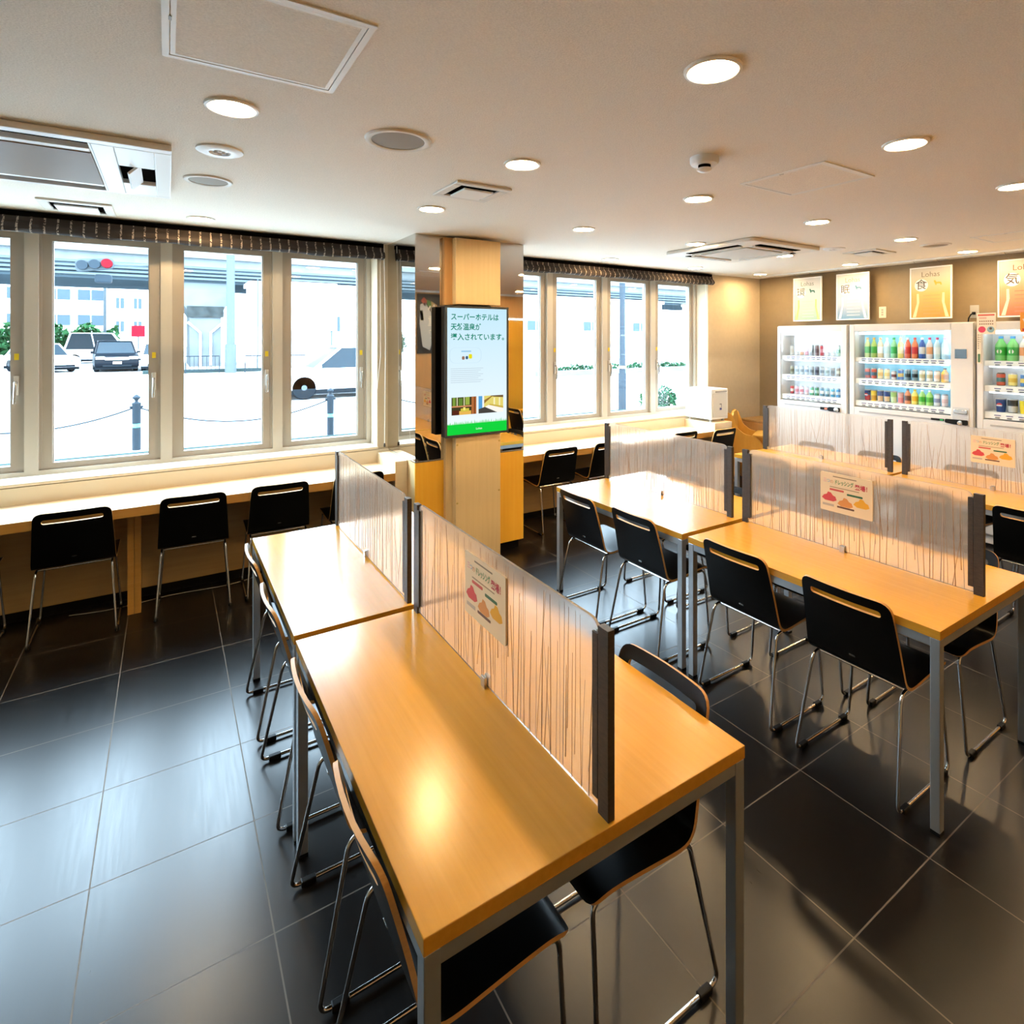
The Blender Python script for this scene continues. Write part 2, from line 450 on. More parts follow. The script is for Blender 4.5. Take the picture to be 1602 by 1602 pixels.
# ------------------------------------------------------------------ ceiling fittings
def at_ceiling(name, x, y): return empty(name, (x, y, CE))
def ring_prof(r, t): return [(r*0.80, 0), (r*0.80, -t*.6), (r*0.86, -t), (r*0.97, -t), (r, -t*.3), (r, 0)]
def make_downlight():
    t = empty('downlight', (0, 0, CE))
    MB().lathe([(.066, -.0005), (.066, -.006), (.072, -.009), (.080, -.007), (.082, -.0005)], seg=36).build('trim_ring', M['lamp_ring'], t, smooth=True)
    MB().lathe([(.0001, -.004), (.066, -.004)], seg=36).build('lamp_disc', M['lamp'], t, fix=False)
    for ob in t.children:
        if ob.name.startswith('lamp_disc'):
            ob.data.flip_normals() if ob.data.polygons[0].normal.z > 0 else None
    return t
dl0 = make_downlight()
LXS = [0.179, 1.302, 2.425, 3.557, 4.74, 5.85]; LYS = [4.245, 3.18, 2.15, 1.10, 0.06]
rown = ['in the row nearest the windows', 'in the second row back from the windows', 'in the third row back from the windows', 'in the fourth row back from the windows', 'in the row over the camera']
ordn = ['first', 'second', 'third', 'fourth', 'fifth', 'sixth', 'seventh', 'eighth', 'ninth', 'tenth', 'eleventh', 'twelfth']
first = True
ROWS = [(0, 3, 4, 5), (1, 2, 3, 4, 5), (0, 1, 2, 3, 4, 5), (1, 2, 3, 4, 5), (3, 4, 5)]
for j, y in enumerate(LYS):
    for i, x in enumerate([LXS[q_] for q_ in ROWS[j]]):
        o = dl0 if first else copy_tree(dl0); first = False
        o.location = (x, y, CE)
        tag(o, 'lit round warm downlight, %s from the left %s' % (ordn[i], rown[j]), 'ceiling light', 'recessed ceiling downlights')

def speaker(x, y, label, r=.125):
    t = empty('ceiling_speaker', (x, y, CE)); tag(t, label, 'speaker')
    MB().lathe([(r*.80, -.0005), (r*.80, -.006), (r*.88, -.010), (r*.97, -.008), (r, -.0005)], seg=36).build('rim', M['offwhite'], t, smooth=True)
    MB().lathe([(.0001, -.0065), (r*.5, -.006), (r*.80, -.004)], seg=36).build('grille', M['grille'], t, smooth=True)
    return t
speaker(0.746, 2.156, 'round ceiling speaker with grey grille near the square hatch')
speaker(0.166, 3.206, 'small round ceiling speaker beside the two-way air conditioner', .105)
speaker(5.24, 2.15, 'pale round ceiling speaker high above the vending machines', .11)
def emergency(x, y, label):
    t = empty('emergency_light', (x, y, CE)); tag(t, label, 'emergency light')
    MB().lathe([(.035, -.0005), (.04, -.012), (.07, -.012), (.085, -.006), (.086, -.0005)], seg=32).build('rim', M['white_plastic'], t, smooth=True)
    MB().lathe([(.0001, -.006), (.028, -.006), (.035, -.002)], seg=24).build('reflector', M['steel'], t, smooth=True)
    for a in (0.6, 2.7, 4.6):
        MB().lathe([(.0001, -.016), (.007, -.014), (.008, -.006), (.008, -.004)], (math.cos(a)*.017, math.sin(a)*.017, 0), 10).build('bulb', M['white_plastic'], t, smooth=True)
emergency(0.179, 2.671, 'small white round emergency lamp between downlight and speaker')
emergency(4.74, 2.713, 'small white round emergency lamp near the four-way air conditioner')
t = empty('smoke_detector', (1.905, 1.655, CE)); tag(t, 'white smoke detector hanging from the middle of the ceiling', 'smoke detector')
MB().lathe([(.060, 0), (.060, -.022), (.054, -.030), (.030, -.032)], seg=28).build('housing', M['white_plastic'], t, smooth=True)
MB().lathe([(.026, -.032), (.026, -.046)], seg=20).build('cage', M['dark_void'], t, smooth=True)
MB().lathe([(.030, -.046), (.030, -.054), (.020, -.060), (.0001, -.061)], seg=20).build('sensor_cap', M['white_plastic'], t, smooth=True)

def hatch(x0, x1, y0, y1, label):
    t = empty('inspection_hatch', ((x0+x1)/2, (y0+y1)/2, CE)); tag(t, label, 'hatch')
    hx, hy = (x1-x0)/2, (y1-y0)/2
    f = MB()
    for (w0, w1, z) in ((0.0, .016, -.004), (.0185, .030, -.003)):
        f.box(-hx+w0, hx-w0, -hy+w0, -hy+w1, z, 0); f.box(-hx+w0, hx-w0, hy-w1, hy-w0, z, 0)
        f.box(-hx+w0, -hx+w1, -hy+w1, hy-w1, z, 0); f.box(hx-w1, hx-w0, -hy+w1, hy-w1, z, 0)
    f.build('frame', M['white_paint'], t)
    MB().box(-hx+.03, hx-.03, -hy+.03, hy-.03, -.0025, 0).build('cover', M['ceiling'], t)
    MB().box(-hx+.014, -hx+.021, -.01, .01, -.005, 0).build('latch', M['grey_plastic'], t)
hatch(-0.012, .432, 1.398, 1.856, 'square white framed ceiling hatch nearest the camera')
hatch(2.37, 2.79, 1.40, 1.836, 'square white framed ceiling hatch in the middle of the ceiling')
hatch(5.07, 5.49, 1.42, 1.85, 'square framed ceiling hatch above the vending machines')

def vent(x0, x1, y0, y1, label):
    t = empty('ceiling_vent', ((x0+x1)/2, (y0+y1)/2, CE)); tag(t, label, 'vent')
    hx, hy = (x1-x0)/2, (y1-y0)/2; b = .045
    f = MB(); f.box(-hx, hx, -hy, -hy+b, -.012, 0); f.box(-hx, hx, hy-b, hy, -.012, 0); f.box(-hx, -hx+b, -hy+b, hy-b, -.012, 0); f.box(hx-b, hx, -hy+b, hy-b, -.012, 0)
    f.build('frame', M['offwhite'], t, bevel=.004)
    MB().box(-hx+b, hx-b, -hy+b, hy-b, -.003, 0).build('throat', M['dark_void'], t)
    MB().box(-hx+.070, hx-.070, -hy+.070, hy-.070, -.022, -.012).build('baffle_plate', M['white_paint'], t, bevel=.003)
    MB().box(-.02, .02, -.02, .02, -.012, -.003).build('plate_stem', M['grey_plastic'], t)
vent(-.60, -.265, 4.09, 4.41, 'square white ceiling vent close to the left window blind')
vent(1.17, 1.475, 2.535, 2.845, 'square white ceiling vent in front of the mirrored column')
vent(5.02, 5.37, 2.51, 2.80, 'square white ceiling vent above the left vending machine')

# two-way cassette air conditioner
t = empty('air_conditioner', (-.66, 3.16, CE-.001)); tag(t, 'long white two-way ceiling air conditioner at the left edge', 'air conditioner')
hx, hy = .675, .46
b = MB(); dz = -.026
b.box(-hx, hx, -hy, -hy+.055, dz, 0); b.box(-hx, hx, hy-.03, hy, dz, 0)
b.box(-hx, -hx+.24, -hy+.055, hy-.03, dz, 0); b.box(hx-.27, hx-.19, -hy+.055, hy-.03, dz, 0); b.box(hx-.06, hx, -hy+.055, hy-.03, dz, 0)
b.box(hx-.19, hx-.06, -hy+.055, -.12, dz, 0); b.box(hx-.19, hx-.06, .20, hy-.03, dz, 0)
b.box(-hx+.24, hx-.27, -hy+.14, -hy+.19, dz, 0); b.box(-hx+.24, hx-.27, hy-.17, hy-.12, dz, 0)
b.build('panel', M['white_plastic'], t, bevel=.004)
MB().box(-hx+.24, hx-.27, -hy+.19, hy-.17, dz-.004, dz+.01).build('intake_grille', pm('brown_intake', (0.24, 0.175, 0.135), 0.5, spec=0.08), t)
for yy0, yy1 in ((-hy+.055, -hy+.14), (hy-.12, hy-.03)):
    MB().box(-hx+.24, hx-.27, yy0, yy1, -.006, 0).build('air_slot', M['dark_void'], t)
MB().box(hx-.19, hx-.06, -.12, .20, -.006, 0).build('side_slot', M['dark_void'], t)
q = MB().box(-.005, .005, -.155, .155, -.03, .03); q.xform(Matrix.Translation((hx-.135, .04, -.032)) @ Matrix.Rotation(0.75, 4, 'Y'))
q.build('louvre', M['white_plastic'], t)
MB().box(hx-.262, hx-.259, -hy+.06, hy-.04, dz-.001, dz+.001).build('seam', M['grey_plastic'], t)

# four-way cassette
t = empty('air_conditioner', (4.12, 3.18, CE-.001)); tag(t, 'square white four-way ceiling air conditioner in front of the right windows', 'air conditioner')
h = .455
b = MB()
b.prism(rounded([(-h, -h), (h, -h), (h, h), (-h, h)], .05), 2, -.03, 0)
b.build('panel', M['offwhite'], t, bevel=.008)
MB().prism(rounded([(-.24, -.24), (.24, -.24), (.24, .24), (-.24, .24)], .02), 2, -.042, -.03).build('intake_grille', pm('mesh_grille', (0.60, 0.58, 0.55), 0.6, bump=0.5, bscale=240), t, bevel=.005)
for k4 in range(4):
    a = k4*PI/2
    s = MB(); s.box(-.265, .265, -.385, -.335, -.034, -.029); s.xform(Matrix.Rotation(a, 4, 'Z')); s.build('air_slot', M['dark_void'], t)
    s = MB(); s.box(-.25, .25, -.328, -.300, -.043, -.031); s.xform(Matrix.Rotation(a, 4, 'Z')); s.build('flap', M['offwhite'], t)

# picture rail on the ceiling
tag(MB().box(6.045, 6.085, -.3, 4.40, CE-.016, CE).build('picture_rail', M['white_paint'], bevel=.003), 'white picture rail fixed along the ceiling above the posters', 'rail')

# ------------------------------------------------------------------ blinds
def blind(x0, x1, label):
    t = empty('roman_blind', ((x0+x1)/2, WY-.045, CE-.005)); tag(t, label, 'blind')
    hw = (x1-x0)/2
    MB().box(-hw, hw, -.005, .035, -.03, 0).build('head_rail', M['dark_void'], t)
    prof = [(.020, -.03), (-.012, -.032), (-.016, -.060), (-.030, -.072), (-.042, -.085), (-.046, -.105), (-.036, -.122), (-.020, -.130), (0.0, -.128), (.012, -.105), (.020, -.07)]
    n = len(prof); seg = max(8, int((x1-x0)/.06)); mb = MB()
    for i in range(seg+1):
        x = -hw+2*hw*i/seg
        for j, (y, z) in enumerate(prof):
            wob = .004*math.sin(x*9+j)+.003*math.sin(x*23+2*j)
            mb.v.append((x, y+wob*.5, z+wob*(1 if j > 2 else 0)))
    for i in range(seg):
        for j in range(n):
            j2 = (j+1) % n
            mb.f.append((i*n+j, i*n+j2, (i+1)*n+j2, (i+1)*n+j)); mb.m.append(0)
    mb.f.append(tuple(range(n))); mb.m.append(0); mb.f.append(tuple(seg*n+j for j in range(n))[::-1]); mb.m.append(0)
    mb.build('folded_cloth', M['blind'], t, smooth=True)
    return t
bl = blind(-2.95, 1.455, 'dark brown checked roman blind folded above the left windows')
br = blind(2.44, 5.37, 'dark brown checked roman blind folded above the right windows')
c = MB().tube([(2.20, -.02, -.01), (2.20, -.06, -.8), (2.195, -.05, -1.60)], .0025, 6).tube([(2.17, -.02, -.12), (2.16, -.06, -.9), (2.09, -.04, -1.62)], .0018, 6)
c.build('pull_cord', M['cord'], bl)
MB().lathe([(.0001, .01), (.007, .006), (.009, -.02), (.0001, -.024)], (2.195, -.05, -1.60), 10).build('cord_bob', M['dark_wood'], bl, smooth=True)
MB().tube([(1.33, -.02, -.10), (1.33, -.05, -.8), (1.33, -.05, -1.50)], .0022, 6).build('pull_cord', M['cord'], br)

# ------------------------------------------------------------------ mirrored column with screen
CX0, CX1, CY0, CY1 = 1.505, 2.425, 3.985, 4.60
t = empty('column', ((CX0+CX1)/2, CY0, 0)); tag(t, 'square column clad in bronze mirror above and orange wood below', 'column')
ox, oy = (CX0+CX1)/2, CY0
def cb(x0, x1, y0, y1, z0, z1): return MB().box(x0-ox, x1-ox, y0-oy, y1-oy, z0, z1)
cb(CX0+.012, CX1-.012, CY0+.012, CY1, .07, CE).build('core', M['column_wood'], t)
cb(CX0, CX1, CY0, CY0+.012, .80, CE).build('mirror', M['mirror'], t)
cb(CX0, CX0+.012, CY0+.012, CY1, .80, CE).build('mirror', M['mirror'], t)
cb(CX1-.012, CX1, CY0+.012, CY1, .80, CE).build('mirror', M['mirror'], t)
cb(CX0, CX1, CY0, CY0+.012, .07, .79).build('cladding', M['orange_wood'], t)
cb(CX0, CX0+.012, CY0+.012, CY1, .07, .79).build('cladding', M['column_wood'], t)  # paler veneer on this side paints in the window light falling on it
cb(CX1-.012, CX1, CY0+.012, CY1, .07, .79).build('cladding', M['orange_wood'], t)
cb(CX0-.002, CX1+.002, CY0-.003, CY1, .79, .80).build('edge_strip', M['steel'], t)
cb(CX0+.03, CX1-.03, CY0+.03, CY1, 0, .07).build('kick_plate', M['kick'], t)

t = empty('screen_housing', (1.925, 3.90, 0)); tag(t, 'pale wood boxing above and below the screen on the column', 'boxing')
hb = lambda x0, x1, y0, y1, z0, z1: MB().box(x0-1.925, x1-1.925, y0-3.90, y1-3.90, z0, z1)
hb(1.776, 2.151, 3.875, 3.94, 1.95, 2.44).build('upper_box', M['column_wood'], t, bevel=.003)
hb(1.715, 2.09, 3.94, 3.981, 1.945, 2.445).build('upper_backing', M['wall_wood'], t)
hb(1.776, 2.151, 3.875, 3.94, 0, .966).build('lower_box', M['column_wood'], t, bevel=.003)
hb(1.725, 2.09, 3.94, 3.981, 0, .966).build('lower_backing', M['column_wood'], t)
hb(1.80, 2.10, 3.936, 3.981, .966, 1.945).build('bracket', M['black_plastic'], t)
for (x, z) in ((1.788, .91), (1.788, .48), (2.139, .91), (2.139, .53)):
    MB().lathe([(.0001, -.004), (.007, -.003), (.008, 0)], (x-1.925, 3.875-3.90, z), 12, 1).build('screw_cap', flat(222, 190, 110), t, smooth=True)

SXa, SXb, SZa, SZb, SYf = 1.683, 2.211, .972, 1.936, 3.858
t = empty('screen', ((SXa+SXb)/2, SYf, (SZa+SZb)/2)); tag(t, 'upright lit advertising screen mounted on the mirrored column', 'screen')
hw, hh = (SXb-SXa)/2, (SZb-SZa)/2
MB().box(-hw, hw, .003, .075, -hh, hh).build('housing', M['black_plastic'], t, bevel=.005)
bz = .016
f = MB(); f.box(-hw, hw, -.004, .003, hh-bz, hh); f.box(-hw, hw, -.004, .003, -hh, -hh+bz); f.box(-hw, -hw+bz, -.004, .003, -hh+bz, hh-bz); f.box(hw-bz, hw, -.004, .003, -hh+bz, hh-bz)
f.build('bezel', pm('grey_bezel', (0.035, 0.045, 0.05), 0.4), t)
aw, ah = hw-bz, hh-bz
def scr(r, g, b, s=0.52): return emis('screen_%d_%d_%d' % (r, g, b), srgb(r, g, b), s)
def mat_scr_bg():
    m = bpy.data.materials.new('screen_backdrop'); m.use_nodes = True
    n = m.node_tree.nodes; l = m.node_tree.links; n.clear()
    o = n.new('ShaderNodeOutputMaterial'); e = n.new('ShaderNodeEmission'); tc = n.new('ShaderNodeTexCoord'); sp = n.new('ShaderNodeSeparateXYZ')
    l.new(tc.outputs['Generated'], sp.inputs[0]); cr = n.new('ShaderNodeValToRGB')
    cr.color_ramp.elements[0].color = (*srgb(238, 248, 252), 1); cr.color_ramp.elements[1].color = (*srgb(196, 232, 248), 1)
    l.new(sp.outputs[2], cr.inputs[0]); l.new(cr.outputs[0], e.inputs[0]); e.inputs[1].default_value = 0.50; l.new(e.outputs[0], o.inputs[0])
    return m
dp = MB().box(-aw, aw, 0, .003, -ah, ah).build('display', mat_scr_bg(), t)
def onscr(name, mb, m): return mb.build(name, m, dp)
yy = -.0008
green_t = scr(0, 128, 100)
for i, s in enumerate(('スーパーホテルは', '天然温泉が', '導入されています。')):
    zt = ah-.068-i*.074
    text(s, .054, green_t, 'lettering', dp, (-aw+.028, yy, zt), (1,0,0), (0,0,1), 'LEFT', width=(aw*2-.052)*(8/9, 5/9, 1)[i], bold=.0011)
gb = MB(); gb.box(-aw, aw, yy, -.0002, -ah, -ah+.075)
rr = random.Random(3)
for i in range(46):
    x = -aw+2*aw*(i+.5)/46; hgt = rr.uniform(.004, .03)*(1.8 if i in (3, 41, 44) else 1)
    gb.quad([(x-.004, yy, -ah+.0745), (x+.004, yy, -ah+.0745), (x+rr.uniform(-.004, .004), yy, -ah+.075+hgt)])
onscr('grass_band', gb, scr(20, 205, 60))
text('Lohas', .022, scr(235, 250, 235), 'lettering', dp, (.01, -.0014, -ah+.034), (1,0,0))
# two photographs on the display, painted as simple scenes
def photo(x0, x1, z0, z1, base, shapes):
    X = lambda u: x0+(x1-x0)*u; Z = lambda v: z0+(z1-z0)*v
    mats = [scr(*base)]; mb = MB().box(x0, x1, yy, -.0002, z0, z1)
    for k_, (pts, c_) in enumerate(shapes):
        mats.append(scr(*c_)); mb.quad([(X(u), yy-.0003-.0001*k_, Z(v)) for u, v in pts], k_+1)
    mb.build('photograph', mats, dp, fix=False)
zp1, zp0 = -ah+.275, -ah+.145
bx = lambda a, b_, c_, d: [(a, c_), (b_, c_), (b_, d), (a, d)]
photo(-aw+.035, -.012, zp0, zp1, (66, 58, 34), [(bx(.04, .16, .52, 1), (120, 150, 60)), (bx(.20, .24, .5, 1), (215, 215, 170)), (bx(.28, .44, .52, .95), (95, 130, 50)), (bx(.48, .52, .5, 1), (215, 220, 175)), (bx(.55, .72, .55, 1), (150, 170, 70)),
    (bx(0, .82, .44, .52), (205, 140, 95)), (bx(.80, 1, 0, 1), (176, 106, 58)), (bx(.90, .95, 0, 1), (120, 66, 34)), (bx(.03, .30, 0, .26), (84, 40, 26)), (bx(.30, .78, 0, .22), (226, 178, 84)), (bx(.36, .70, .18, .36), (205, 190, 70)), (bx(.46, .55, .25, .42), (240, 225, 120))])
photo(.006, aw-.03, zp0, zp1, (222, 206, 110), [(bx(0, .18, .25, 1), (86, 158, 212)), (bx(.15, .22, .15, 1), (235, 240, 240)), ([(.22, .55), (.55, .95), (.55, 1), (.22, .75)], (150, 112, 52)), ([(.45, 1), (1, 1), (1, .86), (.62, .92)], (112, 88, 56)), (bx(.60, .66, .35, .86), (244, 236, 190)), (bx(.82, .87, .35, .86), (244, 236, 190)),
    ([(0, 0), (.75, 0), (.25, .36), (0, .25)], (70, 66, 62)), ([(.25, .36), (.75, 0), (1, 0), (1, .22), (.40, .46)], (244, 240, 230)), ([(.40, .46), (1, .22), (1, .34), (.45, .52)], (198, 172, 74))])
pp = rounded([(-aw+.02, .06), (.03, .06), (.03, .175), (-aw+.02, .175)], .05, 6)
bb = MB(); o_ = [Vector((p[0], yy, p[1])) for p in pp]
for i in range(len(pp)):
    a, c2 = o_[i], o_[(i+1) % len(pp)]; ctr = Vector((-aw/2+.02, yy, .118))
    bb.quad([a, c2, c2+(ctr-c2)*.02, a+(ctr-a)*.02])
onscr('bubble_outline', bb, scr(190, 215, 235))
for (x, z, w, hgt, cc) in ((-.13, .085, .022, .026, (150, 110, 90)), (-.10, .088, .02, .024, (60, 90, 120)), (-.075, .092, .028, .034, (225, 215, 30))):
    onscr('pictogram', MB().prism(rounded([(x, z), (x+w, z), (x+w, z+hgt), (x, z+hgt)], .009, 4), 1, yy, -.0002), scr(*cc))
onscr('small_print', MB().box(-.135, -.055, yy, -.0002, .142, .152), scr(150, 195, 225))
sp_ = MB()
for i in range(8): sp_.box(-aw+.028, .045-.02*(i % 3), yy, -.0002, .018-i*.0145, .022-i*.0145)
onscr('small_print', sp_, scr(190, 205, 215))

# ------------------------------------------------------------------ counters
def counter(x0, x1, legs, label, end_left=None, end_right=None):
    t = empty('window_counter', ((x0+x1)/2, 4.14, 0)); tag(t, label, 'counter')
    cx = (x0+x1)/2
    B = lambda a, b_, c_, d, e, f_: MB().box(a-cx, b_-cx, c_-4.14, d-4.14, e, f_)
    B(x0, x1, 4.143, WY-.002, .645, .70).build('worktop', M['counter_wood_daylit'], t)
    B(x0, x1, 4.140, 4.143, .645, .699).build('edge_band', M['counter_edge'], t)
    B(x0, x1, WY-.028, WY-.002, .70, SILL-.024).build('backsplash', M['sill_paint'], t)
    B(x0, x1, WY-.020, WY-.002, .06, .645).build('back_panel', M['panel_wood'], t)
    for lx in legs:
        B(lx-.034, lx-.001, 4.325, 4.40, 0, .645).build('leg', M['counter_edge'], t)
        B(lx+.001, lx+.034, 4.325, 4.40, 0, .645).build('leg', M['counter_edge'], t)
    for e in (end_left, end_right):
        if e: B(e[0], e[1], 4.139, WY-.03, 0, .785).build('end_block', M['counter_wood_daylit'], t, bevel=.003)
    return t
counter(LX+.002, 1.503, (-.17, -1.75), 'long wood counter under the left windows, top coloured paler for daylight', end_right=(1.41, 1.503))
counter(2.428, 5.21, (3.66,), 'wood counter under the right windows, top coloured paler for daylight', end_right=(4.93, 5.21))

# ------------------------------------------------------------------ tables and partitions
TH = .70
def make_table():
    t = empty('dining_table', (0, 0, 0))
    L, Wd = 1.122, .825
    MB().box(-Wd/2, Wd/2, -L/2, L/2, TH-.031, TH).build('tabletop', M['table_wood'], t, bevel=.0015)
    fr = MB(); z0, z1 = TH-.062, TH-.031
    e = .004
    fr.box(-Wd/2+.03, Wd/2-.03, -L/2+e, -L/2+.03, z0, z1); fr.box(-Wd/2+.03, Wd/2-.03, L/2-.03, L/2-e, z0, z1)
    fr.box(-Wd/2+e, -Wd/2+.03, -L/2+.03, L/2-.03, z0, z1); fr.box(Wd/2-.03, Wd/2-e, -L/2+.03, L/2-.03, z0, z1)
    fr.build('apron', M['silver_paint'], t)
    for sx in (-1, 1):
        for sy in (-1, 1):
            x0 = sx*(Wd/2-.0015); x1 = sx*(Wd/2-.0325); y0 = sy*(L/2-.0015); y1 = sy*(L/2-.0325)
            lg = MB().box(x0, x1, y0, y1, .012, TH-.031).build('leg', M['silver_paint'], t, bevel=.002)
            MB().box(x0, x1, y0, y1, 0, .012).build('foot_pad', M['black_plastic'], lg)
    return t
tb0 = make_table()
TBL = [(.353, .897, 'wooden table nearest the camera, in the left row of tables'),
       (.353, 2.052, 'wooden table at the far end of the left row, by the window counter'),
       (2.187, .883, 'near wooden table of the middle row, with a sign on its screen'),
       (2.187, 2.045, 'far wooden table of the middle row, in front of the column'),
       (4.105, .96, 'near wooden table of the right row, in front of the drinks machines'),
       (4.105, 2.115, 'far wooden table of the right row, beside the white water dispenser')]
for i, (x, y, lab) in enumerate(TBL):
    o = tb0 if i == 0 else copy_tree(tb0)
    o.location = (x+.4125, y+.561, 0); tag(o, lab, 'table', 'dining tables')

def make_partition(seed):
    r3 = random.Random(seed)
    t = empty('table_partition', (0, 0, TH))
    y0, y1, zt = -.515, .515, .398
    t2 = .0035
    poly = rounded([(y0, .006), (y1, .006), (y1, zt), (y0, zt)], [0, 0, .035, .035], 5)
    p = MB().prism(poly, 0, -t2, t2, 0)
    # grass stalks laid on both faces of the acrylic
    n = 70
    for i in range(n):
        y = y0+.02+(y1-y0-.04)*(i+r3.uniform(.1, .9))/n
        z0 = .008 if r3.random() < .72 else r3.uniform(.04, .16)
        z1 = zt-.012 if r3.random() < .6 else r3.uniform(.20, .36)
        lean = r3.gauss(0, .010) if r3.random() < .8 else r3.gauss(0, .035)
        w0 = r3.uniform(.0006, .0018); side = 1 if r3.random() < .5 else -1
        xs = side*(t2+.0002); xe = side*(t2+.0007); m_ = 7; prev = None
        ph = r3.uniform(0, 6)
        for k_ in range(m_+1):
            q = k_/m_; zz = z0+(z1-z0)*q; yc = min(max(y+lean*q+.002*math.sin(3*q+ph), y0+.004), y1-.004); ww = w0*(1-.6*q)
            cur = (yc-ww, yc+ww, zz)
            if prev:
                for X in (xs, xe):
                    p.quad([(X, prev[0], prev[2]), (X, prev[1], prev[2]), (X, cur[1], cur[2]), (X, cur[0], cur[2])], 1)
                p.quad([(xs, prev[0], prev[2]), (xe, prev[0], prev[2]), (xe, cur[0], cur[2]), (xs, cur[0], cur[2])], 1)
                p.quad([(xs, prev[1], prev[2]), (xe, prev[1], prev[2]), (xe, cur[1], cur[2]), (xs, cur[1], cur[2])], 1)
            prev = cur
    p.build('acrylic_panel', [M['frost'], M['strand']], t, fix=False)
    for s in (-1, 1):
        a, b_ = s*.518, s*.552
        po = MB().box(-.009, .009, a, b_, 0, .392).build('post', M['dark_wood'], t, bevel=.001)
        MB().box(-.0095, -.0045, s*.500, s*.5175, .028, .374).box(.0045, .0095, s*.500, s*.5175, .028, .374).build('batten', M['dark_wood'], po)
    MB().box(-.012, -.004, -.012, .012, 0, .030).box(.004, .012, -.012, .012, 0, .030).build('clip', M['steel'], t, bevel=.001)
    return t
PART = [(.762, 1.457, 'streaked partition with a sign, on the table nearest the camera'),
        (.760, 2.622, 'streaked partition on the far table of the left row'),
        (2.628, 1.462, 'streaked partition with a sign, on the near table of the middle row'),
        (2.625, 2.632, 'streaked partition on the far table of the middle row'),
        (4.520, 1.52, 'streaked partition with a sign, on the near table of the right row'),
        (4.518, 2.69, 'streaked partition on the far table of the right row')]
for i, (x, y, lab) in enumerate(PART):
    o = make_partition(20+i); o.location = (x, y, TH)
    tag(o, lab, 'table partition', 'table partitions')

# menu signs on three partitions (face the camera side)
def sign(x, y0, y1, z0, z1, label):
    """hangs on the left face of a partition"""
    cy, cz = (y0+y1)/2, (z0+z1)/2
    t = empty('menu_sign', (x, cy, cz)); tag(t, label, 'sign', 'dressing signs')
    w, h_ = (y1-y0)/2, (z1-z0)/2
    bd = MB().prism(rounded([(-w, -h_), (w, -h_), (w, h_), (-w, h_)], .006), 0, -.006, 0).build('board', flat(250, 222, 180), t)
    R = (0, -1, 0); F = -.0064
    def T(s, size, m, yy_, zz_, wd=None, bold=0.0): text(s, size, m, 'lettering', bd, (F, yy_, zz_), R, (0, 0, 1), 'CENTER', wd, bold)
    T('ドレッシング', .024, flat(70, 140, 80), .008, h_*.56, .085, .0006)
    T('登場！', .026, flat(205, 40, 60), -.078, h_*.50, .056, .0008)
    T('三', .020, flat(235, 130, 170), .098, h_*.58); T('つ', .020, flat(90, 170, 215), .082, h_*.57); T('の', .018, flat(220, 120, 60), .066, h_*.55)
    g = lambda name, yc, zc, a, b_, m: MB().prism(rounded([(yc-a, zc-b_), (yc+a, zc-b_), (yc+a, zc+b_), (yc-a, zc+b_)], min(a, b_)*.9, 4), 0, F, -.006).build(name, m, bd)
    g('caption_bar', .042, .014, .034, .0045, flat(215, 85, 75)); g('caption_bar', -.042, .004, .036, .0045, flat(55, 105, 65))
    def heap(yc, zc, m):
        pts = [(-.036, -.012), (-.02, -.02), (.02, -.02), (.036, -.010), (.026, .004), (.012, .010), (.006, .022), (-.008, .020), (-.018, .008), (-.030, .004)]
        MB().prism([(yc+a, zc+b_) for a, b_ in pts], 0, F, -.006).build('dish_picture', m, bd)
    heap(.078, -.022, flat(225, 70, 70)); heap(.002, -.036, flat(232, 150, 70)); heap(-.072, -.024, flat(245, 175, 20))
    g('caption_bar', 0, -.061, .040, .004, flat(110, 65, 40))
    MB().box(F, -.006, .055, .110, -.066, -.055).build('small_print', flat(200, 180, 160), bd)
    MB().box(F, -.006, -.05, .06, h_*.82, h_*.87).build('small_print', flat(150, 125, 95), bd)
    MB().box(F, -.006, -.062, .075, h_*.27, h_*.31).build('small_print', flat(170, 140, 105), bd)
sign(.758, 1.327, 1.575, .872, 1.055, 'cream dressing sign on the partition of the table nearest the camera')
sign(2.6235, 1.323, 1.565, .880, 1.060, 'cream dressing sign on the partition of the middle row')
sign(4.5155, 1.400, 1.640, .870, 1.048, 'cream dressing sign on the partition in front of the drinks machines')

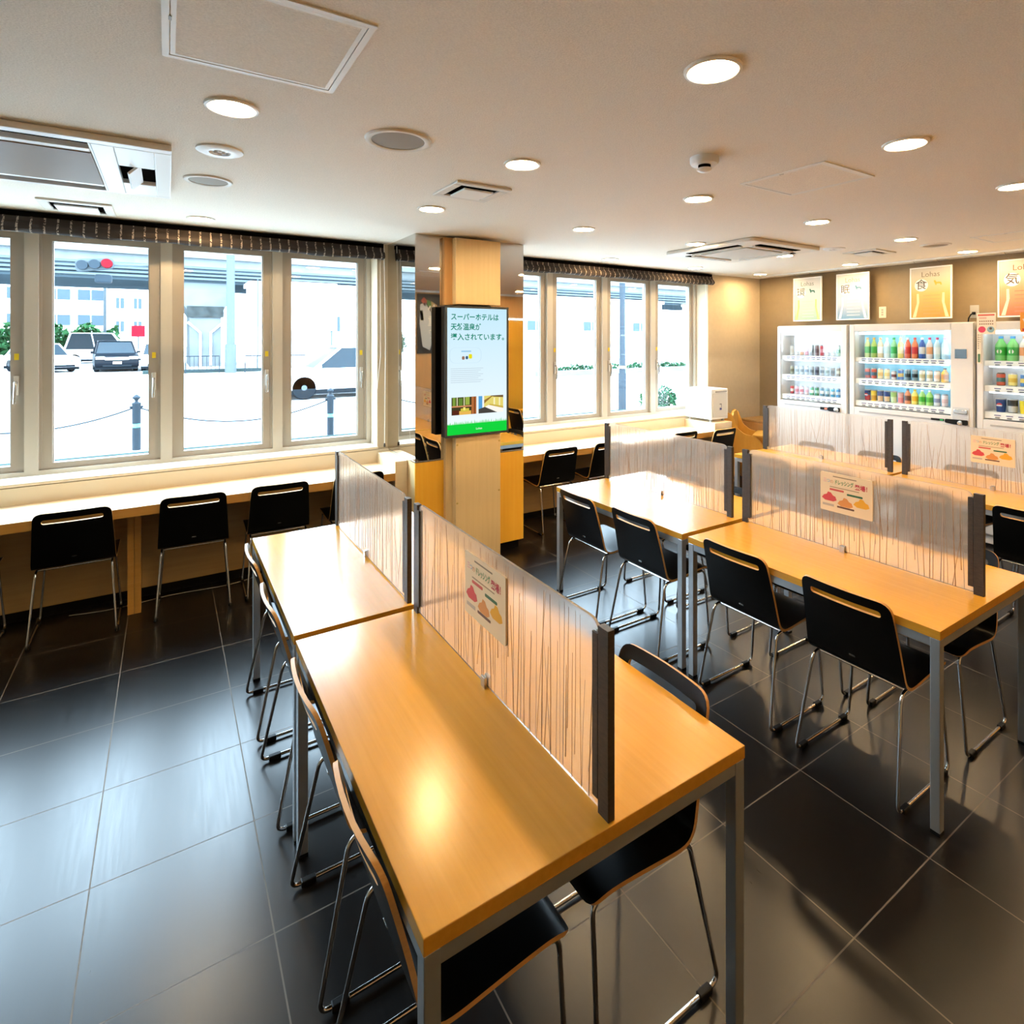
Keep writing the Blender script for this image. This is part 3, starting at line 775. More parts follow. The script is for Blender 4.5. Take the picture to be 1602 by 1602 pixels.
# ------------------------------------------------------------------ chairs
def make_chair():
    """faces +X; origin on the floor below the top edge of the back"""
    t = empty('shell_chair', (0, 0, 0))
    # centre-line profile of the plywood shell from the top of the back to the front of the seat
    ctrl = [(-.004, .742), (.018, .660), (.042, .565), (.060, .485), (.074, .437), (.098, .414), (.135, .410), (.20, .416), (.28, .424), (.35, .428), (.385, .422), (.402, .406)]
    prof = []
    n = len(ctrl)
    for i in range(n-1):
        p0 = Vector(ctrl[max(i-1, 0)]); p1 = Vector(ctrl[i]); p2 = Vector(ctrl[i+1]); p3 = Vector(ctrl[min(i+2, n-1)])
        for k_ in range(4):
            u = k_/4
            prof.append(.5*((2*p1)+(-p0+p2)*u+(2*p0-5*p1+4*p2-p3)*u*u+(-p0+3*p1-3*p2+p3)*u**3))
    prof.append(Vector(ctrl[-1]))
    S = [0]
    for i in range(1, len(prof)): S.append(S[-1]+(prof[i]-prof[i-1]).length)
    tot = S[-1]
    def ev(s):
        s = min(max(s, 0), tot)
        for i in range(1, len(S)):
            if s <= S[i]+1e-9:
                u = (s-S[i-1])/(S[i]-S[i-1]); p = prof[i-1].lerp(prof[i], u); d = (prof[i]-prof[i-1]).normalized(); return p, d
        return prof[-1], (prof[-1]-prof[-2]).normalized()
    hw = lambda s: .172+.016*min(s/.34, 1) if s < .34 else .188+.004*(s-.34)/(tot-.34)
    outline = rounded([(0, -.172), (.33, -.190), (tot, -.192), (tot, .192), (.33, .190), (0, .172)], [.045, .05, .04, .04, .05, .045], 5)
    slot = rounded([(.040, -.135), (.066, -.136), (.066, .136), (.040, .135)], .0128, 4)
    bm = bmesh.new()
    es = []
    for loop in (outline, slot):
        vs = [bm.verts.new((p[0], p[1], 0)) for p in loop]
        for i in range(len(vs)): es.append(bm.edges.new((vs[i], vs[(i+1) % len(vs)])))
    bmesh.ops.triangle_fill(bm, use_beauty=True, use_dissolve=False, edges=es)
    for i in range(1, 44):
        s = tot*i/44
        bmesh.ops.bisect_plane(bm, geom=bm.verts[:]+bm.edges[:]+bm.faces[:], plane_co=(s, 0, 0), plane_no=(1, 0, 0), dist=1e-5)
    for i in range(-3, 4):
        bmesh.ops.bisect_plane(bm, geom=bm.verts[:]+bm.edges[:]+bm.faces[:], plane_co=(0, i*.045, 0), plane_no=(0, 1, 0), dist=1e-5)
    bmesh.ops.remove_doubles(bm, verts=bm.verts, dist=1e-5)
    bm.verts.ensure_lookup_table(); bm.verts.index_update()
    th = .0055; V = []; N = len(bm.verts)
    for sgn in (1, -1):
        for v in bm.verts:
            s, y = v.co.x, v.co.y
            p, d = ev(s); nx, nz = d.y, -d.x      # normal in the XZ plane
            if nz < 0 and s > .4: nx, nz = -nx, -nz
            # keep a consistent side: rotate tangent by +90 degrees
            nx, nz = -d.y, d.x
            curve = .018*max(0, 1-s/.30)*(1-(y/.18)**2)
            V.append((p.x-curve+nx*th*sgn, y, p.y+nz*th*sgn))
    F = []; mi = []
    for f in bm.faces:
        idx = [v.index for v in f.verts]
        F.append(idx); mi.append(0); F.append([i+N for i in idx][::-1]); mi.append(0)
    for e in bm.edges:
        if len(e.link_faces) == 1:
            a, b_ = e.verts[0].index, e.verts[1].index
            F.append([a, b_, b_+N, a+N]); mi.append(1)
    bm.free()
    mb = MB(); mb.v = V; mb.f = [tuple(f) for f in F]; mb.m = mi
    mb.build('seat_shell', [M['black_laminate'], M['ply']], t, smooth=True)
    for s in (-1, 1):
        loop = rounded([(.385, s*.165, .400), (.075, s*.170, .396), (-.008, s*.196, .012), (.392, s*.196, .012)], [.03, .035, .03, .03], 6)
        fr = MB().tube(loop, .0062, 10, True).build('sled_leg', M['chrome'], t, smooth=True)
        for gx in (.045, .345):
            MB().box(gx-.022, gx+.022, s*.196-.010, s*.196+.010, .001, .020).build('glider', M['black_plastic'], fr, bevel=.003)
    for cx, z in ((.115, .396), (.35, .401)):
        MB().tube([(cx, -.167, z), (cx, .167, z)], .0055, 8).build('cross_bar', M['chrome'], t, smooth=True)
    bd = MB().prism(rounded([(-.012, -.004), (.012, -.004), (.012, .004), (-.012, .004)], .004, 4), 0, -.002, 0)
    p, d = ev(.285)
    bo = bd.build('badge', M['steel'], t); bo.location = (p.x-.0065, 0, p.y); bo.rotation_euler = (0, math.atan2(d.x, -d.y)*-1, 0)
    return t
ch0 = make_chair()
used = [False]
def chair(x, y, rz, label, group='black shell chairs'):
    o = copy_tree(ch0) if used[0] else ch0
    used[0] = True
    o.location = (x, y, 0); o.rotation_euler = (0, 0, rz)
    tag(o, label, 'chair', group)
G1 = 'chairs around the tables'; G2 = 'chairs along the window counters'
chair(.325, 1.185, 0, 'black chair nearest the camera, left side of the front table', G1)
chair(.322, 1.69, 0, 'second black chair from the camera on the left side of the left row', G1)
chair(.318, 2.325, 0, 'third black chair from the camera on the left side of the left row', G1)
chair(.318, 2.84, 0, 'black chair farthest from the camera on the left side of the left row', G1)
chair(1.200, 1.20, PI, 'black chair on the aisle side of the table nearest the camera', G1)
chair(2.164, 1.20, 0, 'black chair nearest the camera in front of the middle row', G1)
chair(2.162, 1.71, 0, 'second black chair from the camera in front of the middle row', G1)
chair(2.128, 2.35, 0, 'third black chair from the camera in front of the middle row', G1)
chair(2.108, 2.835, 0, 'black chair by the column, farthest in front of the middle row', G1)
chair(3.075, 1.185, PI, 'black chair nearest the camera behind the middle row partition', G1)
chair(3.055, 1.68, PI, 'second black chair behind the middle row partition', G1)
chair(3.045, 2.33, PI, 'third black chair behind the middle row partition', G1)
chair(3.045, 2.82, PI, 'fourth and farthest black chair behind the middle row partition', G1)
chair(3.985, 1.17, 0, 'black chair at the right picture edge, beyond the middle row partition', G1)
chair(4.05, 1.74, 0, 'second black chair along the near side of the right row', G1)
chair(4.07, 2.36, 0, 'third black chair along the near side of the right row', G1)
chair(4.07, 2.86, 0, 'farthest black chair along the near side of the right row', G1)
chair(4.98, 1.25, PI, 'black chair nearest the camera between right row and drinks machines', G1)
chair(4.957, 1.80, PI, 'second black chair between right row and drinks machines', G1)
chair(4.957, 2.45, PI, 'third black chair between right row and drinks machines', G1)
chair(4.957, 3.00, PI, 'farthest black chair between right row and drinks machines', G1)
UP = PI/2
chair(-.985, 4.106, UP, 'leftmost black chair at the left counter, cut off by the picture edge', G2)
chair(-.440, 4.105, UP, 'black chair at the left counter, left of its support leg', G2)
chair(.137, 4.100, UP-.04, 'black chair at the left counter, just right of its support leg', G2)
chair(.625, 4.102, UP-.02, 'black chair at the left counter, behind the left table row', G2)
chair(1.14, 4.106, UP, 'black chair at the left counter, next to the column', G2)
chair(2.885, 4.098, UP, 'black chair at the right counter, next to the column', G2)
chair(3.43, 4.098, UP, 'second black chair from the column at the right counter', G2)
chair(4.445, 4.106, UP, 'black chair at the right counter, second from the water dispenser', G2)
chair(4.95, 4.02, UP, 'black chair at the right counter, in front of the water dispenser', G2)

# ------------------------------------------------------------------ water dispenser, high chair, cabinet
t = empty('water_dispenser', (5.07, 4.36, .785)); tag(t, 'white box-shaped water dispenser on the end of the right counter', 'dispenser')
MB().box(-.135, .135, -.17, .20, .03, .36).build('housing', M['white_plastic'], t, bevel=.006)
fp = MB().box(-.115, .115, -.178, -.17, .055, .315).build('front_panel', pm('grey_front', (0.62, 0.62, 0.61), 0.45), t, bevel=.003)
MB().box(-.07, .11, -.176, -.169, .322, .338).build('vent_slot', M['grey_plastic'], t)
MB().box(-.012, .022, -.1795, -.178, .13, .155).build('emblem', flat(85, 90, 160), fp)
MB().box(-.012, .02, -.1795, -.178, .19, .20).box(.014, .02, -.1795, -.178, .16, .20).build('pictogram', flat(120, 120, 130), fp)
for sx in (-.1, .1):
    for sy in (-.13, .16): MB().lathe([(.016, 0), (.016, .03)], (sx, sy, 0), 12).build('foot', M['grey_plastic'], t)
t = empty('high_chair', (5.62, 4.22, 0), math.radians(-62)); tag(t, 'yellow varnished wooden child high chair in the corner by the dispenser', 'high chair')
for s in (-1, 1):
    side = [(-.22, 0), (-.16, 0), (-.08, .30), (.10, .30), (.17, 0), (.23, 0), (.20, .38), (.17, .52), (.10, .60), (-.02, .62), (-.10, .68), (-.16, .84), (-.22, .86), (-.25, .78), (-.20, .50)]
    MB().prism(rounded(side, .03, 4), 1, s*.19-.011, s*.19+.011).build('side_panel', M['child_wood'], t, smooth=True)
bk = MB().prism(rounded([(-.179, .46), (.179, .46), (.179, .74), (.10, .86), (-.10, .86), (-.179, .74)], .03, 4), 0, -.175, -.155); bk.build('backrest', M['child_wood'], t)
MB().box(-.155, .16, -.179, .179, .42, .445).build('seat', M['child_wood'], t)
MB().prism(rounded([(.06, -.21), (.25, -.21), (.25, .21), (.06, .21)], .04, 4), 2, .601, .620).build('tray', M['child_wood'], t)
MB().box(.10, .19, -.179, .179, .20, .22).build('footrest', M['child_wood'], t)
t = empty('low_cabinet', (6.12, 4.25, 0)); tag(t, 'low brown wooden cabinet in the corner behind the high chair', 'cabinet')
MB().box(-.19, .205, -.33, .33, 0, .69).build('body', M['wall_wood'], t)
MB().box(-.20, .207, -.34, .34, .69, .715).build('top', M['panel_wood'], t, bevel=.003)
MB().box(-.204, -.19, -.325, -.003, .03, .68).build('door', M['wall_wood'], t)
MB().box(-.204, -.19, .003, .325, .03, .68).build('door', M['wall_wood'], t)
# cable on the floor under the left counter
cpts = []
for i in range(40):
    u = i/39; cpts.append((-.5+1.4*u, 4.50-.10*math.sin(u*5.0)*u-.03*math.sin(u*12), .006))
tag(MB().tube(cpts, .003, 6).build('floor_cable', pm('grey_cable', (0.30, 0.29, 0.27), 0.6), smooth=True), 'thin pale cable lying on the floor under the left counter', 'cable')

# ------------------------------------------------------------------ vending machines
MW = M['white_paint']
VX = 5.60
shelf_emit = emis('vending_tube', (0.92, 0.97, 1.0), 4.5)
M['vend_white'] = pm('vending_white', (0.66, 0.65, 0.64), 0.4)
M['vend_strip'] = pm('vending_lit_strip', (0.8, 0.8, 0.8), 0.4, emit=(0.95, 0.97, 1.0), estr=0.06)
M['vend_button'] = pm('vending_button', (0.22, 0.22, 0.23), 0.35, 0.3)
M['vend_inner'] = pm('vending_interior', (0.66, 0.69, 0.72), 0.5)
M['vend_blue'] = pm('vending_blue_back', srgb(150, 215, 240), 0.5)
def vending(y0, y1, wy0, wy1, rows, ncol, label, panel_right, back):
    """front face at VX looking to -X; (wy0,wy1) window in y, y1 is the left side seen from the room"""
    t = empty('vending_machine', (VX, (y0+y1)/2, 0)); tag(t, label, 'vending machine', 'drinks machines')
    cy = (y0+y1)/2; D = .66; H = 1.835; wz0, wz1 = 1.035, 1.768
    B = lambda xa, xb, ya, yb, za, zb: MB().box(xa, xb, ya-cy, yb-cy, za, zb)
    c = MB()
    c.box(.20, D, y0-cy, y1-cy, .02, H)                                # cabinet behind the display
    c.box(.02, .20, y0-cy, y1-cy, .02, wz0); c.box(.02, .20, y0-cy, y1-cy, wz1, H)
    c.box(.02, .20, y0-cy, wy0-cy, wz0, wz1); c.box(.02, .20, wy1-cy, y1-cy, wz0, wz1)
    c.build('cabinet', M['vend_white'], t, bevel=.004)
    d = MB()
    d.box(0, .02, y0-cy+.004, wy0-cy, .10, H-.006); d.box(0, .02, wy1-cy, y1-cy-.004, .10, H-.006)
    d.box(0, .02, wy0-cy, wy1-cy, .10, wz0); d.box(0, .02, wy0-cy, wy1-cy, wz1, H-.006)
    d.build('door', M['vend_white'], t, bevel=.003)
    B(.006, .009, wy0, wy1, wz0, wz1).build('pane', M['glass'], t)
    B(.195, .2, wy0, wy1, wz0, wz1).build('display_back', back, t)
    MB().tube([(.045, wy0-cy+.03, wz1-.02), (.045, wy1-cy-.03, wz1-.02)], .013, 10).build('fluorescent_tube', shelf_emit, t)
    B(.01, .17, y0+.06, y1-.06, .0, .02).build('plinth', M['kick'], t)
    for ri, (zt, zb) in enumerate(rows):
        sh = B(.03, .195, wy0+.002, wy1-.002, zt-.010, zt).build('shelf', M['vend_inner'], t)
        if ri < 2: MB().tube([(.046, wy0-cy+.03, zb-.004), (.046, wy1-cy-.03, zb-.004)], .007, 8).build('fluorescent_tube', shelf_emit, t)
        st = MB(); k0 = len(st.v); st.box(.026, .034, wy0-cy+.002, wy1-cy-.002, zb, zt); st.build('price_strip', M['vend_strip'], t)
        pitch = (wy1-wy0-.10)/ncol
        tags = MB()
        for ci in range(ncol):
            yc = wy1-.05-pitch*(ci+.5)-cy
            MB().prism(rounded([(yc-.016, zb+.004), (yc+.016, zb+.004), (yc+.016, zb+.016), (yc-.016, zb+.016)], .006, 3), 0, .020, .026).build('button', M['vend_button'], t)
            tags.box(.0245, .026, yc-.022, yc+.022, zb+.024, zb+.032)
        tags.build('price_tags', flat(110, 105, 160), t)
    # lower front: delivery flap, recess, coin parts
    B(-.004, .004, wy0+.06, wy1-.05, .985, .998).build('recess_lip', M['grey_plastic'], t)
    fl = B(-.006, .002, wy0+.12, wy1-.10, .22, .40).build('delivery_flap', M['black_plastic'], t)
    py = panel_right
    if py:
        B(-.004, .002, py-.042, py+.044, 1.528, 1.607).build('display_screen', pm('dark_screen', (0.03, 0.045, 0.05), 0.15), t)
        B(-.004, .002, py-.06, py+.06, .93, 1.115).build('coin_plate', pm('coin_plate_grey', (0.55, 0.56, 0.57), 0.35, 0.3), t)
        MB().prism(rounded([(py-cy-.05, 1.06), (py-cy+.05, 1.06), (py-cy+.05, 1.098), (py-cy-.05, 1.098)], .015, 4), 0, -.014, -.004).build('coin_slot', M['steel'], t, bevel=.003)
        MB().prism(rounded([(py-cy-.052, .968), (py-cy+.052, .968), (py-cy+.115, .975), (py-cy+.115, 1.008), (py-cy-.052, 1.012)], .012, 4), 0, -.018, -.004).build('bill_slot', M['black_plastic'], t, bevel=.003)
        MB().lathe([(.0001, -.030), (.018, -.028), (.022, -.018)], (0, py-cy, .985), 18, 0).build('return_lever', M['steel'], t, smooth=True)
        B(-.006, .002, py+.125, py+.225, .985, 1.003).build('card_reader', M['black_plastic'], t)
        B(-.007, -.006, py+.130, py+.155, .988, 1.000).build('indicator', flat(60, 200, 110), t)
    return t
RZ = [(1.515, 1.472), (1.312, 1.262), (1.098, 1.045)]
vending(3.075, 3.848, 3.137, 3.807, RZ, 10, 'narrow white drinks machine at the left with slim cans', None, M['vend_inner'])
vending(2.015, 3.055, 2.183, 3.005, RZ, 12, 'wide white drinks machine in the middle with twelve columns of drinks', 2.107, M['vend_blue'])
vending(1.00, 1.997, 1.14, 1.950, RZ, 9, 'white drinks machine at the right picture edge with a person sticker', 1.06, M['vend_inner'])
# coin parts of the narrow machine
t = empty('coin_unit', (VX, 3.20, .985)); tag(t, 'black and chrome coin unit on the front of the left drinks machine', 'coin unit')
MB().prism(rounded([(-.055, -.02), (.06, -.02), (.06, .022), (-.055, .022)], .012, 4), 0, -.018, 0).build('slot_plate', M['black_plastic'], t, bevel=.003)
MB().lathe([(.0001, -.032), (.02, -.03), (.025, -.018)], (0, -.025, 0), 18, 0).build('return_lever', M['steel'], t, smooth=True)
MB().box(-.012, 0, .065, .145, -.012, .014).build('card_reader', M['black_plastic'], t)
MB().box(-.013, -.012, .07, .10, -.008, .010).build('indicator', flat(225, 130, 100), t)

def drink_mesh(kind, h, r, cols):
    """cols: list of (z fraction, material index) bands"""
    mb = MB()
    if kind == 'can': prof = [(r*.82, 0), (r, h*.05), (r, h*.30), (r, h*.62), (r, h*.90), (r*.80, h*.97), (r*.78, h)]; mids = [2, 0, 1, 0, 2, 2]
    elif kind == 'bottle': prof = [(r*.9, 0), (r, h*.05), (r, h*.22), (r, h*.55), (r*.95, h*.66), (r*.40, h*.85), (r*.40, h*.90), (r*.44, h*.90), (r*.44, h), (.0005, h)]; mids = [0, 0, 1, 0, 0, 0, 2, 2, 2]
    else: prof = [(r*.80, 0), (r*.84, h*.05), (r*.95, h*.5), (r, h*.92), (r*1.04, h*.95), (r*1.0, h), (.0005, h)]; mids = [0, 1, 0, 2, 2, 2]
    mb.lathe(prof, seg=14, mids=mids)
    return mb
def drink(kind, x, y, z, h, r, c0, c1, c2, label, group):
    o = drink_mesh(kind, h, r*1.14, None).build(kind if kind != 'cup' else 'wide_can', [flat(*c0), flat(*c1), flat(*c2)], smooth=True)
    o.location = (x, y, z); tag(o, label, 'drink', group)
shelfn = ['top', 'middle', 'bottom']
def fill(y1, pitch, xz, row, items, machine, group):
    for i, it in enumerate(items):
        kind, h, r, c0, c1, c2, desc = it
        y = y1-pitch*(i+.5)
        drink(kind, VX+.095, y, RZ[row][0]+.0005, h, r, c0, c1, c2, '%s, %s from left, %s shelf, %s drinks machine' % (desc, ordn[i], shelfn[row], machine), group)
Wt = (240, 240, 240); Gy = (170, 175, 180)
pl = (3.807-3.137-.10)/10; yl = 3.807-.05
red = (205, 60, 75); pk = (225, 150, 165); org = (235, 170, 110)
L1 = [('can', .115, .017, c, d, Gy, n) for c, d, n in (((236, 240, 242), (225, 228, 230), 'white slim can'), ((236, 240, 242), (190, 200, 205), 'white and grey slim can'), (org, (230, 130, 90), 'orange slim can'), (pk, (190, 90, 110), 'pink slim can'), ((150, 155, 165), (110, 115, 125), 'grey slim can'), ((150, 130, 140), (110, 90, 100), 'dark grey slim can'), (red, (235, 150, 160), 'red slim can'), (Wt, (220, 190, 200), 'white and pink slim can'), (Wt, (170, 215, 200), 'white and green slim can'), ((190, 225, 205), (60, 160, 110), 'green slim can'))]
L2 = [('can', .092, .017, c, d, Gy, n) for c, d, n in (((180, 185, 170), (120, 120, 100), 'olive short can'), ((215, 220, 225), (150, 160, 165), 'silver short can'), ((190, 200, 210), (120, 130, 140), 'silver grey short can'), ((215, 220, 225), (110, 125, 150), 'silver and blue short can'), ((150, 155, 165), (70, 80, 90), 'slate short can'), ((120, 120, 140), (60, 60, 80), 'dark blue short can'), ((205, 210, 220), (120, 140, 160), 'pale blue short can'), ((190, 205, 210), (110, 130, 120), 'pale grey short can'), ((130, 110, 85), (80, 65, 45), 'brown short can'), ((140, 115, 85), (200, 190, 160), 'brown and cream short can'))]
L3 = [('can', .092, .017, c, d, Gy, n) for c, d, n in ((red, Wt, 'red can with white band'), (pk, red, 'pink can with red band'), ((235, 190, 195), red, 'pale pink can with red band'), ((235, 200, 205), pk, 'pale pink can'), ((90, 180, 135), Wt, 'green can with white band'), ((70, 150, 115), (190, 220, 205), 'dark green can'), ((110, 160, 190), Wt, 'steel blue can'), ((90, 140, 160), (200, 215, 220), 'teal can'), ((60, 160, 205), Wt, 'bright blue can'), ((50, 140, 200), (220, 235, 245), 'blue can with pale band'))]
GL = 'drinks in the left machine'
fill(yl, pl, 0, 0, L1, 'left', GL); fill(yl, pl, 0, 1, L2, 'left', GL); fill(yl, pl, 0, 2, L3, 'left', GL)
pm_ = (3.005-2.183-.10)/12; ym = 3.005-.05
gt = (70, 185, 60)
M1 = [('bottle', .19, .023, (200, 225, 130), gt, (235, 170, 70), 'green tea bottle with orange cap'), ('bottle', .19, .023, (190, 220, 120), gt, (230, 170, 80), 'pale green tea bottle'), ('bottle', .19, .023, (235, 215, 170), (250, 250, 245), (235, 150, 60), 'cream tea bottle with orange cap'),
      ('bottle', .19, .023, (225, 240, 245), (200, 235, 245), Wt, 'clear water bottle'), ('bottle', .19, .023, (150, 225, 170), (40, 190, 90), (50, 170, 90), 'bright green bottle'), ('bottle', .19, .023, (245, 240, 120), (250, 250, 190), (240, 230, 90), 'yellow lemon bottle'),
      ('bottle', .19, .023, (240, 120, 90), (215, 60, 55), Wt, 'red juice bottle'), ('bottle', .19, .023, (245, 140, 90), (210, 55, 60), (230, 90, 80), 'orange red juice bottle'), ('bottle', .19, .023, (50, 95, 180), (225, 235, 245), Wt, 'blue and white bottle'),
      ('bottle', .19, .023, (235, 225, 225), (240, 170, 110), (215, 60, 110), 'white bottle with pink cap'), ('bottle', .19, .023, (205, 235, 245), (235, 245, 250), (215, 70, 110), 'water bottle with pink cap'), ('bottle', .19, .023, (190, 228, 245), (225, 240, 248), (205, 60, 100), 'pale blue water bottle')]
M2 = [('can', .100, .021, (200, 80, 60), (60, 80, 110), Gy, 'red and navy can'), ('can', .100, .021, (215, 90, 70), (70, 110, 140), Gy, 'red and teal can'), ('can', .100, .021, (245, 220, 150), (240, 190, 70), Gy, 'gold coffee can'), ('can', .100, .021, (245, 225, 165), (235, 200, 90), Gy, 'pale gold coffee can'), ('can', .080, .019, (235, 225, 225), (120, 50, 60), Gy, 'small white and maroon can'), ('can', .100, .021, (60, 110, 190), (235, 200, 90), Gy, 'blue can with gold band'),
      ('can', .100, .021, (120, 145, 160), (30, 45, 55), Gy, 'silver can with black band'), ('can', .100, .021, (130, 155, 170), (25, 35, 45), Gy, 'grey can with black band'), ('can', .100, .021, (245, 242, 230), (215, 205, 160), Gy, 'cream can'), ('can', .100, .021, (245, 243, 235), (200, 190, 150), Gy, 'cream can with tan band'), ('can', .100, .021, (248, 244, 240), (240, 215, 205), Gy, 'white can'), ('bottle', .125, .025, (245, 185, 40), (215, 140, 20), (60, 50, 40), 'amber drink bottle')]
M3 = [('cup', .105, .024, (35, 70, 150), (190, 60, 80), Gy, 'blue cola can with red and white disc'), ('cup', .105, .024, (240, 210, 60), (200, 150, 40), Gy, 'yellow wide can'), ('cup', .105, .024, (45, 75, 150), (235, 200, 160), Gy, 'navy and cream wide can'), ('cup', .105, .024, (50, 80, 155), (235, 205, 170), Gy, 'navy wide can'), ('cup', .105, .024, (170, 215, 130), (220, 240, 190), Gy, 'light green wide can'), ('cup', .100, .022, (245, 190, 195), (235, 140, 150), Gy, 'pink wide can'),
      ('bottle', .135, .023, (235, 150, 110), (120, 80, 70), (90, 110, 130), 'brown tea bottle'), ('bottle', .135, .024, (245, 225, 120), (240, 185, 30), (235, 200, 60), 'yellow lemon drink bottle'), ('bottle', .135, .024, (170, 225, 130), (60, 185, 50), Wt, 'green tea bottle'), ('bottle', .135, .024, (160, 220, 120), (70, 185, 55), Wt, 'green tea bottle with white cap'), ('can', .110, .021, (225, 228, 235), (140, 150, 190), Gy, 'white and lilac can'), ('can', .110, .021, (245, 225, 225), (230, 190, 190), Gy, 'pale pink can')]
GM = 'drinks in the middle machine'
fill(ym, pm_, 0, 0, M1, 'middle', GM); fill(ym, pm_, 0, 1, M2, 'middle', GM); fill(ym, pm_, 0, 2, M3, 'middle', GM)
pr = (1.950-1.14-.10)/9; yr = 1.950-.05
R1 = [('bottle', .20, .034, (120, 215, 120), (20, 175, 55), (60, 150, 215), 'large green tea bottle'), ('bottle', .20, .034, (125, 218, 125), (25, 178, 60), (70, 155, 215), 'large bright green tea bottle'), ('bottle', .20, .032, (245, 235, 225), (235, 150, 80), (215, 160, 130), 'white and orange bottle')]
R2 = [('can', .105, .026, (205, 85, 60), (50, 110, 120), (60, 50, 40), 'red and green can'), ('can', .105, .026, (240, 225, 130), (225, 190, 60), Gy, 'yellow can'), ('can', .105, .026, (60, 125, 200), (235, 205, 90), Gy, 'blue and yellow can')]
R3 = [('cup', .11, .031, (30, 75, 150), (30, 75, 150), Gy, 'blue cola can'), ('cup', .11, .031, (45, 50, 55), (200, 205, 210), Gy, 'black cola can'), ('cup', .11, .031, (250, 230, 40), (245, 215, 20), Gy, 'bright yellow can')]
extra = [('can', .105, .025, (230, 120, 120), (245, 235, 235), Gy, 'pink can'), ('can', .105, .025, (120, 180, 225), (235, 240, 245), Gy, 'sky blue can')]
GR = 'drinks in the right machine'
fill(yr, pr, 0, 0, R1+extra, 'right', GR); fill(yr, pr, 0, 1, R2+extra, 'right', GR); fill(yr, pr, 0, 2, R3+extra, 'right', GR)
# round emblem on the two blue cola cans
for nm in ('blue cola can, first', 'blue cola can with red'):
    for o in list(COL.objects):
        if o.get('label', '').startswith(nm):
            r_ = .016 if 'with' in nm else .020; rx = o.data.vertices[14*2].co.x
            for (cc, z0, z1) in (((235, 240, 245), -1, 1), ((205, 40, 55), .18, 1), ((40, 85, 165), -1, -.30)):
                pts = [(math.cos(a)*r_*.95, math.sin(a)*r_*.95) for a in [2*PI*i/24 for i in range(24)]]
                pts = [(a, min(max(b_, z0*r_), z1*r_)) for a, b_ in pts]
                q = MB().prism(pts, 0, -abs(rx)*1.12-(.0006 if z0 == -1 and z1 == 1 else .0012), -abs(rx)*.9)
                e_ = q.build('emblem', flat(*cc), o); e_.location = (0, 0, .055)
for o in list(COL.objects):
    if o.get('label', '').startswith('large'):
        MB().prism([(math.cos(2*PI*i/20)*.017, math.sin(2*PI*i/20)*.017) for i in range(20)], 0, -.0375, -.026).build('emblem', flat(245, 250, 245), o).location = (0, 0, .075)
# sticker and notice on the right machine
t = empty('sticker', (VX-.0005, 1.925, 1.70)); tag(t, 'tall cream sticker with a red hand mark on the right drinks machine', 'sticker')
bd = MB().prism([(-.062, .032), (.068, .032), (.068, .205), (-.062, .205)], 0, -.003, 0).prism([(.036, -.21), (.068, -.21), (.068, .032), (.036, .032)], 0, -.003, 0).build('board', flat(248, 236, 215), t)
F = -.0034; R = (0, -1, 0)
MB().box(F, -.003, -.054, .060, .182, .195).build('heading_bar', flat(215, 80, 65), bd)
rows_ = MB()
for zc, n_ in ((.138, 7), (.115, 7)):
    for q_ in range(n_): rows_.box(F, -.003, .046-q_*.0145-.0045, .046-q_*.0145+.0045, zc-.005, zc+.005)
rows_.build('small_print', flat(150, 115, 90), bd)
MB().box(F, -.003, 0, .052, .156, .172).build('small_print', flat(235, 190, 175), bd)
MB().lathe([(.0001, F), (.026, F), (.026, -.003)], (0, .032, .070), 20, 0).build('hand_mark', flat(225, 60, 95), bd)
MB().lathe([(.0001, F), (.025, F), (.025, -.003)], (0, -.028, .070), 20, 0).build('portrait', flat(150, 190, 205), bd)
MB().lathe([(.0001, F-.0004), (.010, F-.0004), (.010, F)], (0, -.028, .078), 14, 0).build('portrait_head', flat(95, 75, 60), bd)
MB().prism(rounded([(.043, -.20), (.060, -.20), (.060, -.13), (.043, -.13)], .006, 3), 0, F, -.003).build('bottle_picture', flat(70, 120, 75), bd)
rows_ = MB()
for q_ in range(7): rows_.box(F, -.003, .052, .060, .020-q_*.018, .030-q_*.018)
for q_ in range(4): rows_.box(F, -.003, .042, .047, .020-q_*.018, .028-q_*.018)
rows_.build('small_print', flat(150, 140, 125), bd)
t = empty('notice_card', (VX-.0005, 1.655, 1.83)); tag(t, 'orange notice card at the top of the right drinks machine', 'sign')
bd = MB().prism(rounded([(-.07, -.085), (.05, -.085), (.05, .07), (-.07, .07)], .006), 0, -.003, 0).build('board', flat(245, 160, 30), t)
MB().prism([(.036, .02), (.018, .02), (-.002, -.022), (-.022, .02), (-.04, .02), (-.010, -.045), (.006, -.045)], 0, F, -.003).build('white_mark', flat(255, 240, 225), bd)
MB().box(F, -.003, -.04, .036, -.078, -.055).build('red_bar', flat(205, 50, 35), bd)

